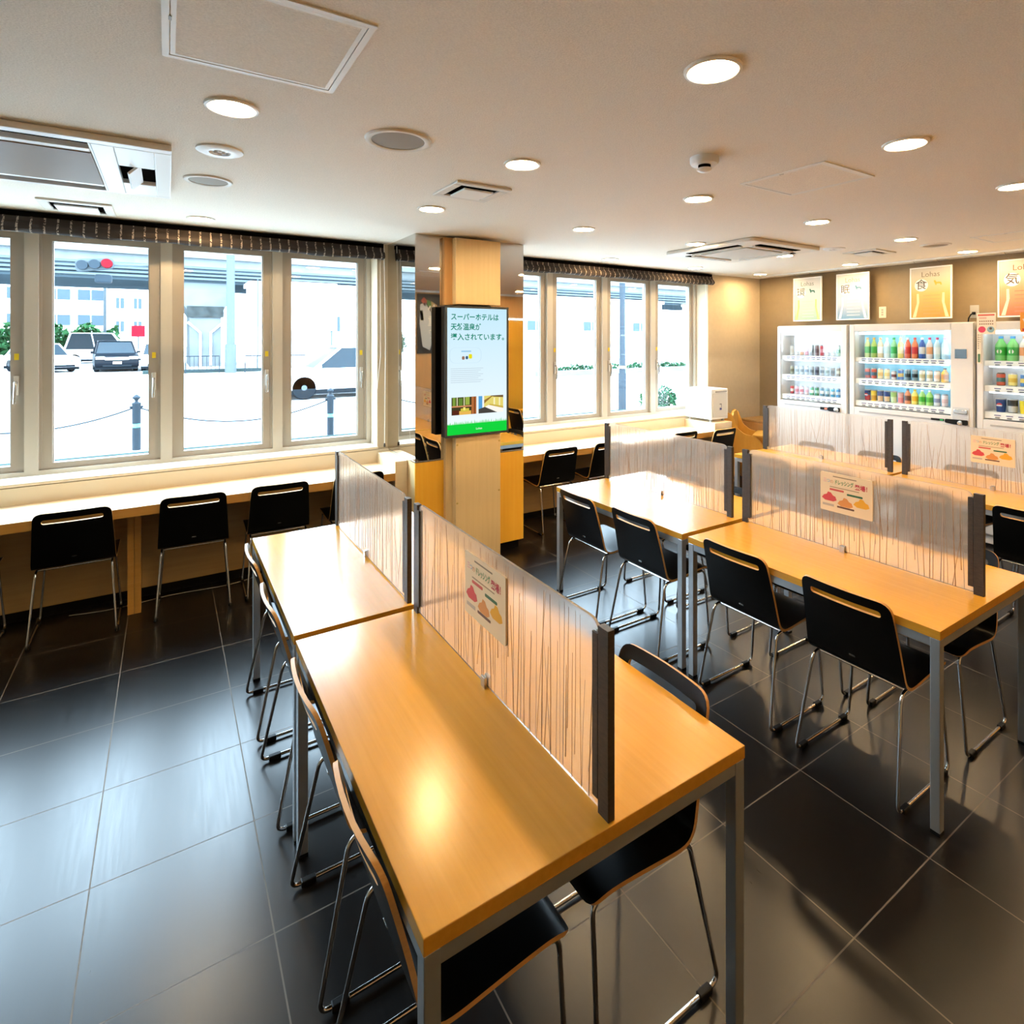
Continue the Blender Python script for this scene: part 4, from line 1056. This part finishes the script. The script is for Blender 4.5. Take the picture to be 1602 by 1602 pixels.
# ------------------------------------------------------------------ posters, switch and outlet on the end wall
def poster_mat(name, cols):
    m, n, l, b_ = new_mat(name)
    tc = n.new('ShaderNodeTexCoord'); sp = n.new('ShaderNodeSeparateXYZ'); l.new(tc.outputs['Generated'], sp.inputs[0])
    cr = n.new('ShaderNodeValToRGB'); el = cr.color_ramp.elements
    el[0].position = cols[0][0]; el[0].color = (*[c*.62 for c in srgb(*cols[0][1])], 1); el[1].position = cols[-1][0]; el[1].color = (*[c*.62 for c in srgb(*cols[-1][1])], 1)
    for p, c_ in cols[1:-1]:
        e = el.new(p); e.color = (*[c*.62 for c in srgb(*c_)], 1)
    l.new(sp.outputs[2], cr.inputs[0]); l.new(cr.outputs[0], b_.inputs['Base Color']); b_.inputs['Roughness'].default_value = 0.25
    return m
def poster(y1, y0, z0, z1, kanji, cols, ink, label):
    X = 6.19
    t = empty('poster', (X, (y0+y1)/2, (z0+z1)/2)); tag(t, label, 'poster', 'posters above the drinks machines')
    w, h_ = (y1-y0)/2, (z1-z0)/2
    f = MB(); f.box(-.008, .008, -w, w, h_-.012, h_); f.box(-.008, .008, -w, w, -h_, -h_+.012); f.box(-.008, .008, -w, -w+.012, -h_+.012, h_-.012); f.box(-.008, .008, w-.012, w, -h_+.012, h_-.012)
    f.build('frame', M['white_paint'], t)
    sh = MB().box(-.004, .006, -w+.012, w-.012, -h_+.012, h_-.012).build('sheet', poster_mat('poster_%s' % ink[0], cols), t)
    F_ = -.0046; R_ = (0, -1, 0)
    text('Lohas', .070, flat(*ink[2]), 'lettering', sh, (F_, 0, h_*.70), R_)
    MB().lathe([(.0001, F_), (.060, F_), (.060, -.004)], (0, w*.44, h_*.30), 24, 0).build('disc', flat(250, 246, 240), sh)
    text(kanji, .105, flat(*[c//2 for c in ink[2]]), 'lettering', sh, (F_-.0006, w*.44, h_*.30), R_, bold=.0006)
    an = [(-.030, -.012), (-.024, .010), (-.005, .014), (.012, .012), (.022, .030), (.034, .026), (.028, .008), (.020, -.014), (.012, -.014), (.010, -.002), (-.014, -.002), (-.020, -.016)]
    MB().prism([(-w*.36+a*1.1, h_*.34+b__*1.1) for a, b__ in an], 0, F_, -.004).build('pictogram', flat(*ink[1]), sh)
    # two pale drape shapes
    for s, c_ in ((1, ink[3]), (-1, ink[3])):
        dr = [(s*w*.66, -h_*.02), (s*w*.56, -h_*.02), (s*w*.54, -h_*.35), (s*w*.70, -h_*.93), (s*w*.86, -h_*.93), (s*w*.66, -h_*.40)]
        MB().prism(dr, 0, F_+.0002, -.004).build('drape', flat(*c_), sh)
    lines = MB()
    for i in range(6): lines.box(F_, -.004, -w*.45, w*.35, -h_*.12-i*.035, -h_*.12-i*.035+.008)
    lines.build('small_print', flat(*ink[4]), sh)
    st = MB()
    for s in (-.55, .55): st.tube([(0, s*w, h_), (-.12, s*w, CE-(z0+z1)/2-.016)], .0015, 5)
    st.build('hanging_wire', M['steel'], t)
PZ0 = 1.90; PZ1 = 2.405
poster(4.035, 3.685, PZ0, PZ1, '環', [(0, (170, 200, 165)), (.35, (205, 220, 200)), (.7, (238, 240, 236)), (1, (246, 247, 245))], ('green', (30, 110, 90), (120, 130, 120), (170, 195, 110), (170, 190, 170)), 'framed poster in pale green, leftmost above the drinks machines')
poster(3.515, 3.16, PZ0, PZ1, '眠', [(0, (95, 140, 175)), (.45, (205, 210, 225)), (.8, (250, 244, 234)), (1, (250, 246, 238))], ('blue', (70, 125, 155), (165, 140, 115), (195, 215, 232), (190, 190, 200)), 'framed poster fading from cream to blue above the drinks machines')
poster(2.765, 2.40, PZ0-.01, PZ1-.01, '食', [(0, (200, 150, 20)), (.5, (226, 196, 110)), (.85, (240, 230, 205)), (1, (244, 238, 222))], ('yellow', (215, 160, 20), (125, 110, 90), (240, 225, 170), (190, 145, 60)), 'framed poster fading from cream to golden yellow above the drinks machines')
poster(2.045, 1.67, PZ0-.015, PZ1-.015, '気', [(0, (190, 110, 60)), (.5, (226, 176, 135)), (.85, (244, 230, 212)), (1, (246, 238, 224))], ('orange', (215, 150, 60), (150, 90, 60), (240, 215, 190), (180, 110, 80)), 'framed poster fading from cream to orange brown at the right edge')
t = empty('wall_switch', (EX, 3.095, 1.975)); tag(t, 'small grey switch plate between the blue and yellow posters', 'switch')
pl_ = MB().box(-.008, 0, -.036, .036, -.06, .06).build('plate', M['offwhite'], t, bevel=.003)
for z in (.025, 0, -.025): MB().box(-.011, -.008, -.010, .010, z-.009, z+.009).build('rocker', M['grey_plastic'], t)
t = empty('wall_outlet', (EX, 2.27, 1.95)); tag(t, 'wall outlet with a plugged in cable above the drinks machines', 'outlet')
MB().box(-.008, 0, -.036, .036, -.06, .06).build('plate', M['grey_plastic'], t, bevel=.003)
MB().box(-.03, -.008, -.012, .014, -.03, -.004).build('plug', M['black_plastic'], t, bevel=.003)
MB().tube([(-.028, .0, -.017), (-.045, .012, -.025), (-.05, .03, -.06), (-.045, .04, -.13)], .006, 7).build('cable', M['black_plastic'], t, smooth=True)
# dark menu board seen in the mirror
t = empty('menu_board', (3.595, BY, 1.935)); tag(t, 'dark food poster with white brush writing seen in the column mirror', 'poster')
MB().box(-.31, .31, 0, .012, -.45, .45).build('sheet', flat(38, 34, 32), t)
f = MB(); f.box(-.33, .33, 0, .02, .45, .47); f.box(-.33, .33, 0, .02, -.47, -.45); f.box(-.33, -.31, 0, .02, -.45, .45); f.box(.31, .33, 0, .02, -.45, .45)
f.build('frame', M['dark_wood'], t)
for pts, c_ in (([(-.28, .30), (-.20, .34), (-.10, .18), (-.06, -.20), (-.12, -.42), (-.24, -.36), (-.29, 0)], (205, 212, 215)), ([(-.27, .36), (-.22, .42), (-.16, .36), (-.20, .28)], (175, 70, 50)), ([(-.18, .38), (-.11, .36), (-.07, .24), (-.15, .28)], (80, 130, 60)), ([(-.10, .36), (.0, .30), (.0, .05), (-.08, .15)], (190, 160, 110)), ([(-.10, -.10), (-.02, -.05), (.02, -.30), (-.08, -.28)], (110, 130, 50)), ([(-.29, .20), (-.24, .22), (-.22, .06), (-.27, .05)], (215, 205, 80))):
    MB().prism(pts, 1, .012, .0135).build('food_picture', flat(*c_), t)
for i, s in enumerate('か重食'): text(s, .17, flat(250, 245, 235), 'lettering', t, (-.07, .0145, .22-.19*i), (-1, 0, 0), (0, 0, 1), bold=.004)

# ------------------------------------------------------------------ street outside
M['asphalt'] = pm('pale_asphalt', (0.27, 0.275, 0.28), 0.85, var=0.08, vscale=3)
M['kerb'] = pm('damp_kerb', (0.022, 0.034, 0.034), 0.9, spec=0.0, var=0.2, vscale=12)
M['concrete'] = pm('pale_concrete', (0.10, 0.11, 0.115), 0.8, spec=0.0, var=0.10, vscale=1.5)
M['concrete_dark'] = pm('weathered_concrete', (0.028, 0.032, 0.032), 0.85, spec=0.0, var=0.35, vscale=2.5)
M['girder'] = pm('grey_girder', (0.055, 0.075, 0.088), 0.6, spec=0.0)
M['girder_light'] = pm('light_girder', (0.062, 0.074, 0.082), 0.6, spec=0.0)
M['facade'] = pm('white_facade', (0.72, 0.73, 0.74), 0.8, var=0.03, vscale=1)
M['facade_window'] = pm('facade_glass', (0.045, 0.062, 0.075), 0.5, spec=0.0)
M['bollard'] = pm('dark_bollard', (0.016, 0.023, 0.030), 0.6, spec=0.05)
M['car_white'] = pm('white_car_paint', (0.75, 0.76, 0.77), 0.2)
M['car_dark'] = pm('dark_car_paint', (0.003, 0.005, 0.008), 0.35, spec=0.06)
M['car_glass'] = pm('car_glass', (0.013, 0.020, 0.026), 0.3, spec=0.06)
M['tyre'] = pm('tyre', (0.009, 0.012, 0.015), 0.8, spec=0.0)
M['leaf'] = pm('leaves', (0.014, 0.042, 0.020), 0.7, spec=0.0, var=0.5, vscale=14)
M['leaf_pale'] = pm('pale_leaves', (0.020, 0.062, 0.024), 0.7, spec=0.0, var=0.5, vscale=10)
tag(MB().box(-60, 90, WY+.3, 140, -.3, -.005).build('ground', M['asphalt']), 'pale paved ground and road outside the windows', 'ground', kind='structure')
tag(MB().box(-8, 9.0, 9.75, 10.22, -.005, .05).build('kerb', M['kerb'], bevel=.01), 'low dark kerb strip along the pavement outside', 'kerb')

def bollard(x, y, label):
    t = empty('bollard', (x, y, 0)); tag(t, label, 'bollard', 'bollards on the pavement')
    MB().lathe([(.055, 0), (.055, .68), (.060, .69), (.060, .715), (.035, .73)], seg=20).build('post', M['bollard'], t, smooth=True)
    MB().lathe([(.022, .73), (.022, .755), (.052, .79), (.055, .805), (.03, .83), (.0001, .85)], seg=20).build('finial', M['bollard'], t, smooth=True)
    MB().lathe([(.0565, .345), (.0565, .40)], seg=20).build('reflective_band', pm('reflective_band', srgb(70, 190, 170), 0.4), t, smooth=True)
    for s in (-1, 1): MB().lathe([(.018, s*.055), (.018, s*.085)], (0, 0, .655), 10, 0).build('chain_eye', M['bollard'], t)
BX = [(-3.30, 11.15), (-.395, 10.74), (2.37, 10.34), (5.2, 9.95)]
bollard(*BX[1], 'dark bollard with green band seen through the second window')
bollard(*BX[2], 'dark bollard in front of the passing white car')
bollard(*BX[0], 'dark bollard left of the picture edge, holding the chain')
ci_ = ['chain hanging from the left bollard out of the picture', 'chain hanging between the two bollards']
for k_ in range(2):
    a, b_ = Vector((*BX[k_], .655)), Vector((*BX[k_+1], .655))
    pts = [a.lerp(b_, u/24)-Vector((0, 0, .30*4*(u/24)*(1-u/24))) for u in range(25)]
    tag(MB().tube(pts, .012, 6).build('chain', M['bollard'], smooth=True), ci_[k_], 'chain')

def car(name, x, y, rz, paint, label, L=4.4, Wd=1.75, H=1.48, suv=False):
    t = empty(name, (x, y, 0), rz); tag(t, label, 'car')
    l = L/2; w = Wd/2; bz = .92 if suv else .82
    body = [(-l+.05, .28), (l-.06, .26), (l, .42), (l-.05, bz-.14), (l-.30, bz-.04), (l-1.15, bz+.04), (-l+.45, bz+.06), (-l+.04, bz-.02), (-l, .5)]
    MB().prism(rounded(body, .09, 4), 1, -w, w).build('body', paint, t, bevel=.06, smooth=True)
    fx, rx = l-1.15, -l+.42; tf, trr = l-1.95, -l+(.75 if suv else 1.15); wt = w-.20
    MB().box(-l+.15, l-.15, -w+.03, w-.03, .14, .30).build('underbody_shade', M['tyre'], t)  # black underside box, also standing in for the shadow beneath the car
    g = MB(); g.v = [(rx, -w+.04, bz), (fx, -w+.04, bz), (fx, w-.04, bz), (rx, w-.04, bz), (trr, -wt, H-.06), (tf, -wt, H-.06), (tf, wt, H-.06), (trr, wt, H-.06)]
    g.f = [(0,3,2,1), (4,5,6,7), (0,1,5,4), (1,2,6,5), (2,3,7,6), (3,0,4,7)]; g.m = [0]*6
    g.build('glasshouse', M['car_glass'], t)
    rf = MB(); rf.box(trr-.06, tf+.04, -wt-.01, wt+.01, H-.065, H-.01); rf.build('roof', paint, t, bevel=.025)
    pl2 = MB()
    for s in (-1, 1):
        pl2.tube([(fx, s*(w-.05), bz), (tf+.02, s*(wt), H-.05)], .035, 6); pl2.tube([((fx+rx)/2, s*(w-.04), bz), ((tf+trr)/2, s*wt, H-.05)], .04, 6); pl2.tube([(rx, s*(w-.05), bz), (trr, s*wt, H-.05)], .06, 6)
    pl2.build('pillars', paint, t)
    for sx in (-1, 1):
        for s in (-1, 1):
            wh = MB().lathe([(.16, -.10), (.31, -.10), (.33, -.07), (.33, .07), (.31, .10), (.16, .10)], (sx*L*.30, s*(w-.10), .33), 26, 1).build('wheel', M['tyre'], t, smooth=True)
            MB().lathe([(.0001, s*.103), (.20, s*.095), (.215, s*.07)], (sx*L*.30, s*(w-.10), .33), 18, 1).build('hub_cap', M['girder_light'], wh, smooth=True)
    for s in (-1, 1):
        MB().box(l-.16, l+.005, s*(w-.42), s*(w-.04), bz-.26, bz-.12).build('headlight', M['white_plastic'], t, bevel=.03)
        MB().box(fx-.20, fx-.08, s*(w-.02), s*(w+.14), bz+.02, bz+.14).build('door_mirror', paint, t, bevel=.03)
    MB().box(l-.01, l+.02, -.5, .5, bz-.30, bz-.16).build('grille', M['steel'], t, bevel=.01)
    MB().box(l, l+.03, -.18, .18, .42, .54).build('number_plate', M['white_plastic'], t)
    MB().box(l-.05, l+.015, -.6, .6, .28, .38).build('air_intake', M['tyre'], t)
    return t
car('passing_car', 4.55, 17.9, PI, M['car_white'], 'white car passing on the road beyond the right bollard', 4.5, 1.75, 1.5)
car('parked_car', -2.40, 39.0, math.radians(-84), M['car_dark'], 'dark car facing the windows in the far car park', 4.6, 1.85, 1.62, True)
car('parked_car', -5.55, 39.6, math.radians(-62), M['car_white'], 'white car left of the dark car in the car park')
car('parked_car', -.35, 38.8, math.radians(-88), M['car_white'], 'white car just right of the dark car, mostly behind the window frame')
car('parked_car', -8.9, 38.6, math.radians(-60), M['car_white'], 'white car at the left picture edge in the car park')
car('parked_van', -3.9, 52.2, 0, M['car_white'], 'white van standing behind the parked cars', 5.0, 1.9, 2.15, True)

# traffic signal on a long arm
t = empty('traffic_signal', (-0.12, 23.4, 0)); tag(t, 'horizontal traffic signal showing red on a long arm', 'traffic signal')
MB().tube([(0, 0, 0), (0, 0, 6.0)], .10, 14).build('pole', M['girder_light'], t)
MB().tube([(0, 0, 4.25), (-.6, -.1, 4.15), (-1.53, -.2, 4.10)], .045, 8).build('arm', M['girder_light'], t)
hd = MB().prism(rounded([(-2.30, 3.82), (-1.33, 3.98), (-1.33, 4.32), (-2.30, 4.22)], .12, 4), 1, -.32, -.10).build('signal_head', M['girder_light'], t)
for i, (m_, nm) in enumerate(((M['bollard'], 'lens'), (M['bollard'], 'lens'), (emis('red_signal', (1.0, .05, .06), 1.0), 'red_lens'))):
    cx_ = -2.12+i*.31; cz_ = 4.03+i*.045
    MB().lathe([(.0001, -.345), (.125, -.335), (.13, -.32)], (cx_, 0, cz_), 18, 1).build(nm, m_, hd, smooth=True)
    MB().lathe([(.145, -.50), (.15, -.32), (.145, -.32)], (cx_, 0, cz_), 18, 1).build('visor', M['bollard'] if i < 2 else pm('red_visor', (0.10, 0.006, 0.010), 0.7, spec=0.0), hd, smooth=True)
MB().box(-1.83, -1.38, -.30, -.05, 3.5, 3.78).build('side_lamp', M['bollard'], t, bevel=.06)

# elevated viaduct
t = empty('viaduct', (10, 45, 0)); tag(t, 'elevated concrete viaduct crossing behind the street', 'viaduct')
def vb(x0, x1, y0, y1, z0, z1, nm, m_): return MB().box(x0-10, x1-10, y0-45, y1-45, z0, z1).build(nm, m_, t)
vb(-60, 85, 41.2, 41.5, 6.7, 9.6, 'parapet', M['concrete'])
vb(-60, 85, 41.5, 50, 6.2, 6.8, 'deck', M['concrete'])
g_ = MB()
for i in range(5): g_.box(-70, 75, -3.9+i*.12, -3.5+i*2.0, 5.35+i*.24, 5.47+i*.24)
g_.build('girder', M['girder_light'], t)
vb(-60, 85, 41.6, 49.5, 5.2, 6.2, 'girder', M['girder'])
for px in (2.0, 19.5, 37):
    p = MB(); p.prism([(px-.85-10, 0), (px+.85-10, 0), (px+.85-10, 3.3), (px+1.15-10, 3.8), (px+1.15-10, 5.2), (px-1.15-10, 5.2), (px-1.15-10, 3.8), (px-.85-10, 3.3)], 1, -3.5, 3.5)
    po = p.build('pier', M['concrete'], t)
    MB().box(px-1.0-10, px+1.0-10, -3.6, -3.45, 3.05, 3.75).build('stained_band', M['concrete_dark'], po)
    q = MB()
    for s in (-1, 1): q.tube([(px-10+s*.95, -3.6, 2.75), (px-10+s*.28, -3.6, 2.1), (px-10+s*.28, -3.6, .05)], .07, 8)
    q.build('drain_pipe', M['white_paint'], po)
# street poles
def pole(x, y, h_, r, label, m_, band=None):
    t = empty('street_pole', (x, y, 0)); tag(t, label, 'pole')
    MB().lathe([(r, 0), (r*.8, h_)], seg=18).build('shaft', m_, t, smooth=True)
    MB().lathe([(r*1.25, 0), (r*1.25, h_*.16)], seg=18).build('base_sleeve', m_, t, smooth=True)
    if band: MB().lathe([(r*1.28, band), (r*1.28, band+.06)], seg=18).build('band', flat(240, 210, 150), t)
pole(2.69, 33.0, 9.0, .21, 'thick grey pole beside the viaduct pier', M['girder_light'])
pole(9.05, 10.35, 5.5, .075, 'slim dark street pole seen through the right windows', pm('slate_pole', (0.030, 0.037, 0.045), 0.6, spec=0.0), 1.0)
pole(-3.9, 53.65, 8, .10, 'thin lamp pole behind the car park hedge', M['girder_light'])
# low guard rails
def guard(x0, x1, y, label):
    t = empty('guard_rail', ((x0+x1)/2, y, 0)); tag(t, label, 'railing')
    w = (x1-x0)/2
    MB().tube([(-w, 0, .0), (-w, 0, .85), (w, 0, .85), (w, 0, 0)], .03, 8).build('frame', M['bollard'], t)
    b_ = MB(); n_ = int((x1-x0)/.18)
    for i in range(1, n_): b_.tube([(-w+2*w*i/n_, 0, .12), (-w+2*w*i/n_, 0, .85)], .012, 6)
    b_.tube([(-w, 0, .12), (w, 0, .12)], .015, 6); b_.build('bars', M['bollard'], t)
guard(.75, 2.2, 33.2, 'dark guard rail left of the thick grey pole')
guard(3.3, 6.2, 32.6, 'dark guard rail right of the thick grey pole')
tag(MB().box(-1, 8, 33.6, 34.2, -.005, .16).build('kerb', M['kerb']), 'dark kerb behind the guard rails across the road', 'kerb')

# hedges and shrubs: clipped leafy masses
def shrub(name, x, y, sx, sy, sz, label, m_, n=260, leaf=.12, seed=1, base=0.0):
    r4 = random.Random(seed)
    t = empty(name, (x, y, 0)); tag(t, label, 'hedge' if 'hedge' in name else 'shrub')
    mb = MB()
    for i in range(n):
        th = r4.uniform(0, 2*PI); u = r4.random()**.5
        if name == 'hedge': px = r4.uniform(-sx, sx); py = r4.uniform(-sy, sy); pz = base+r4.uniform(0, sz)*(.85+.15*math.sin(px*3.1))
        else: px = math.cos(th)*u*sx; py = math.sin(th)*u*sy; pz = r4.uniform(.03, sz)*(1-.5*u*u)
        a = Euler((r4.uniform(-1.2, 1.2), r4.uniform(-1.2, 1.2), r4.uniform(0, 6.28))).to_matrix()
        s_ = leaf*r4.uniform(.6, 1.3); c_ = Vector((px, py, pz))
        mb.quad([c_+a @ Vector(v) for v in ((-s_, 0, 0), (0, -s_*.45, s_*.1), (s_, 0, 0), (0, s_*.45, s_*.1))])
    mb.build('foliage', m_, t, fix=False)
    st = MB()
    for i in range(4): st.tube([(r4.uniform(-sx, sx)*.4, r4.uniform(-sy, sy)*.4, 0), (r4.uniform(-sx, sx)*.5, r4.uniform(-sy, sy)*.5, sz*.6+base)], .02, 5)
    st.build('stem', M['dark_wood'], t)
shrub('hedge', -7.6, 55, 4.4, 1.0, 2.3, 'tall green hedge behind the parked cars', M['leaf_pale'], 2600, .28, 3, base=.6)
shrub('hedge', -14.5, 55, 2.0, 1.0, 2.0, 'green hedge at the far left picture edge', M['leaf_pale'], 1000, .28, 4, base=.5)
shrub('hedge', 20.5, 22.6, 5.5, .35, .45, 'low clipped hedge across the road behind the right windows', M['leaf'], 2200, .10, 5)
tag(MB().box(14, 27, 21.5, 22.0, -.005, .22).build('kerb', M['concrete']), 'pale kerb in front of the low hedge across the road', 'kerb')
shrub('shrub', 10.3, 10.2, .30, .25, .55, 'leafy shrub close outside the last right window', M['leaf'], 420, .06, 6)
shrub('shrub', 9.72, 10.35, .10, .10, .42, 'small sprig of leaves beside the slim street pole', M['leaf_pale'], 70, .05, 7)

# buildings across the street
def building(name, x0, x1, y, h_, label, cols, rows, wz, gap=(.5, .5), depth=8.0, m_=None):
    t = empty(name, ((x0+x1)/2, y, 0)); tag(t, label, 'building')
    w = (x1-x0)/2
    MB().box(-w, w, 0, depth, 0, h_).build('wall', m_ or M['facade'], t)
    MB().box(-w-.15, w+.15, -.15, depth, h_, h_+.25).build('roof_edge', M['facade'], t)
    for j in range(rows):
        for i in range(cols):
            a = -w+2*w*(i+gap[0]*.5)/cols; b_ = -w+2*w*(i+1-gap[0]*.5)/cols
            z = wz+j*(h_-wz)/rows
            fr = MB().box(a, b_, -.06, .02, z, z+(h_-wz)/rows*gap[1]).build('window', M['facade_window'], t)
            MB().box((a+b_)/2-.04, (a+b_)/2+.04, -.09, -.06, z, z+(h_-wz)/rows*gap[1]).build('mullion', M['facade'], fr)
building('parking_building', -20, -5.6, 80, 11.5, 'white parking building with open decks far behind the hedge', 5, 3, 3.2, (.22, .42), 10)
building('apartment_building', -5.0, 1.2, 76, 15, 'white apartment block right of the parking building', 4, 5, 2.5, (.55, .45))
building('shop_building', 4.2, 13.2, 38, 4.9, 'white low shop building behind the guard rail', 3, 1, 2.2, (.6, .35), 2.8)
building('shop_building', 16, 38, 38, 4.9, 'white low building behind the low clipped hedge', 4, 1, 2.4, (.72, .30), 2.8)
building('shop_building', 44, 80, 41, 5.0, 'pale long building at the far right of the street', 6, 1, 2.2, (.6, .35), .1)
t = empty('billboard', (7.0, 35.5, 0)); tag(t, 'pale peach billboard standing before the shop building', 'billboard')
MB().box(-1.5, 1.5, -.08, .08, 2.2, 5.0).build('panel', pm('pale_peach', srgb(250, 232, 215), 0.6), t)
for s in (-1.2, 1.2): MB().tube([(s, 0, 0), (s, 0, 2.2)], .06, 8).build('leg', M['girder_light'], t)
t = empty('banner', (4.55, 35.0, 0)); tag(t, 'light blue upright banner beside the peach billboard', 'banner')
MB().box(-.35, .35, -.02, .02, 2.4, 4.9).build('cloth', flat(165, 215, 240), t)
MB().tube([(-.38, 0, 0), (-.38, 0, 5.0)], .03, 8).build('pole', M['girder_light'], t)
t = empty('shop_sign', (-2.15, 62, 0)); tag(t, 'small red shop sign behind the white parked car', 'sign')
MB().box(-.5, .5, -.06, .06, 1.9, 2.9).build('panel', pm('red_sign_face', (0.16, 0.008, 0.016), 0.7, spec=0.0), t); MB().tube([(0, 0, 0), (0, 0, 1.9)], .05, 8).build('post', M['girder_light'], t)
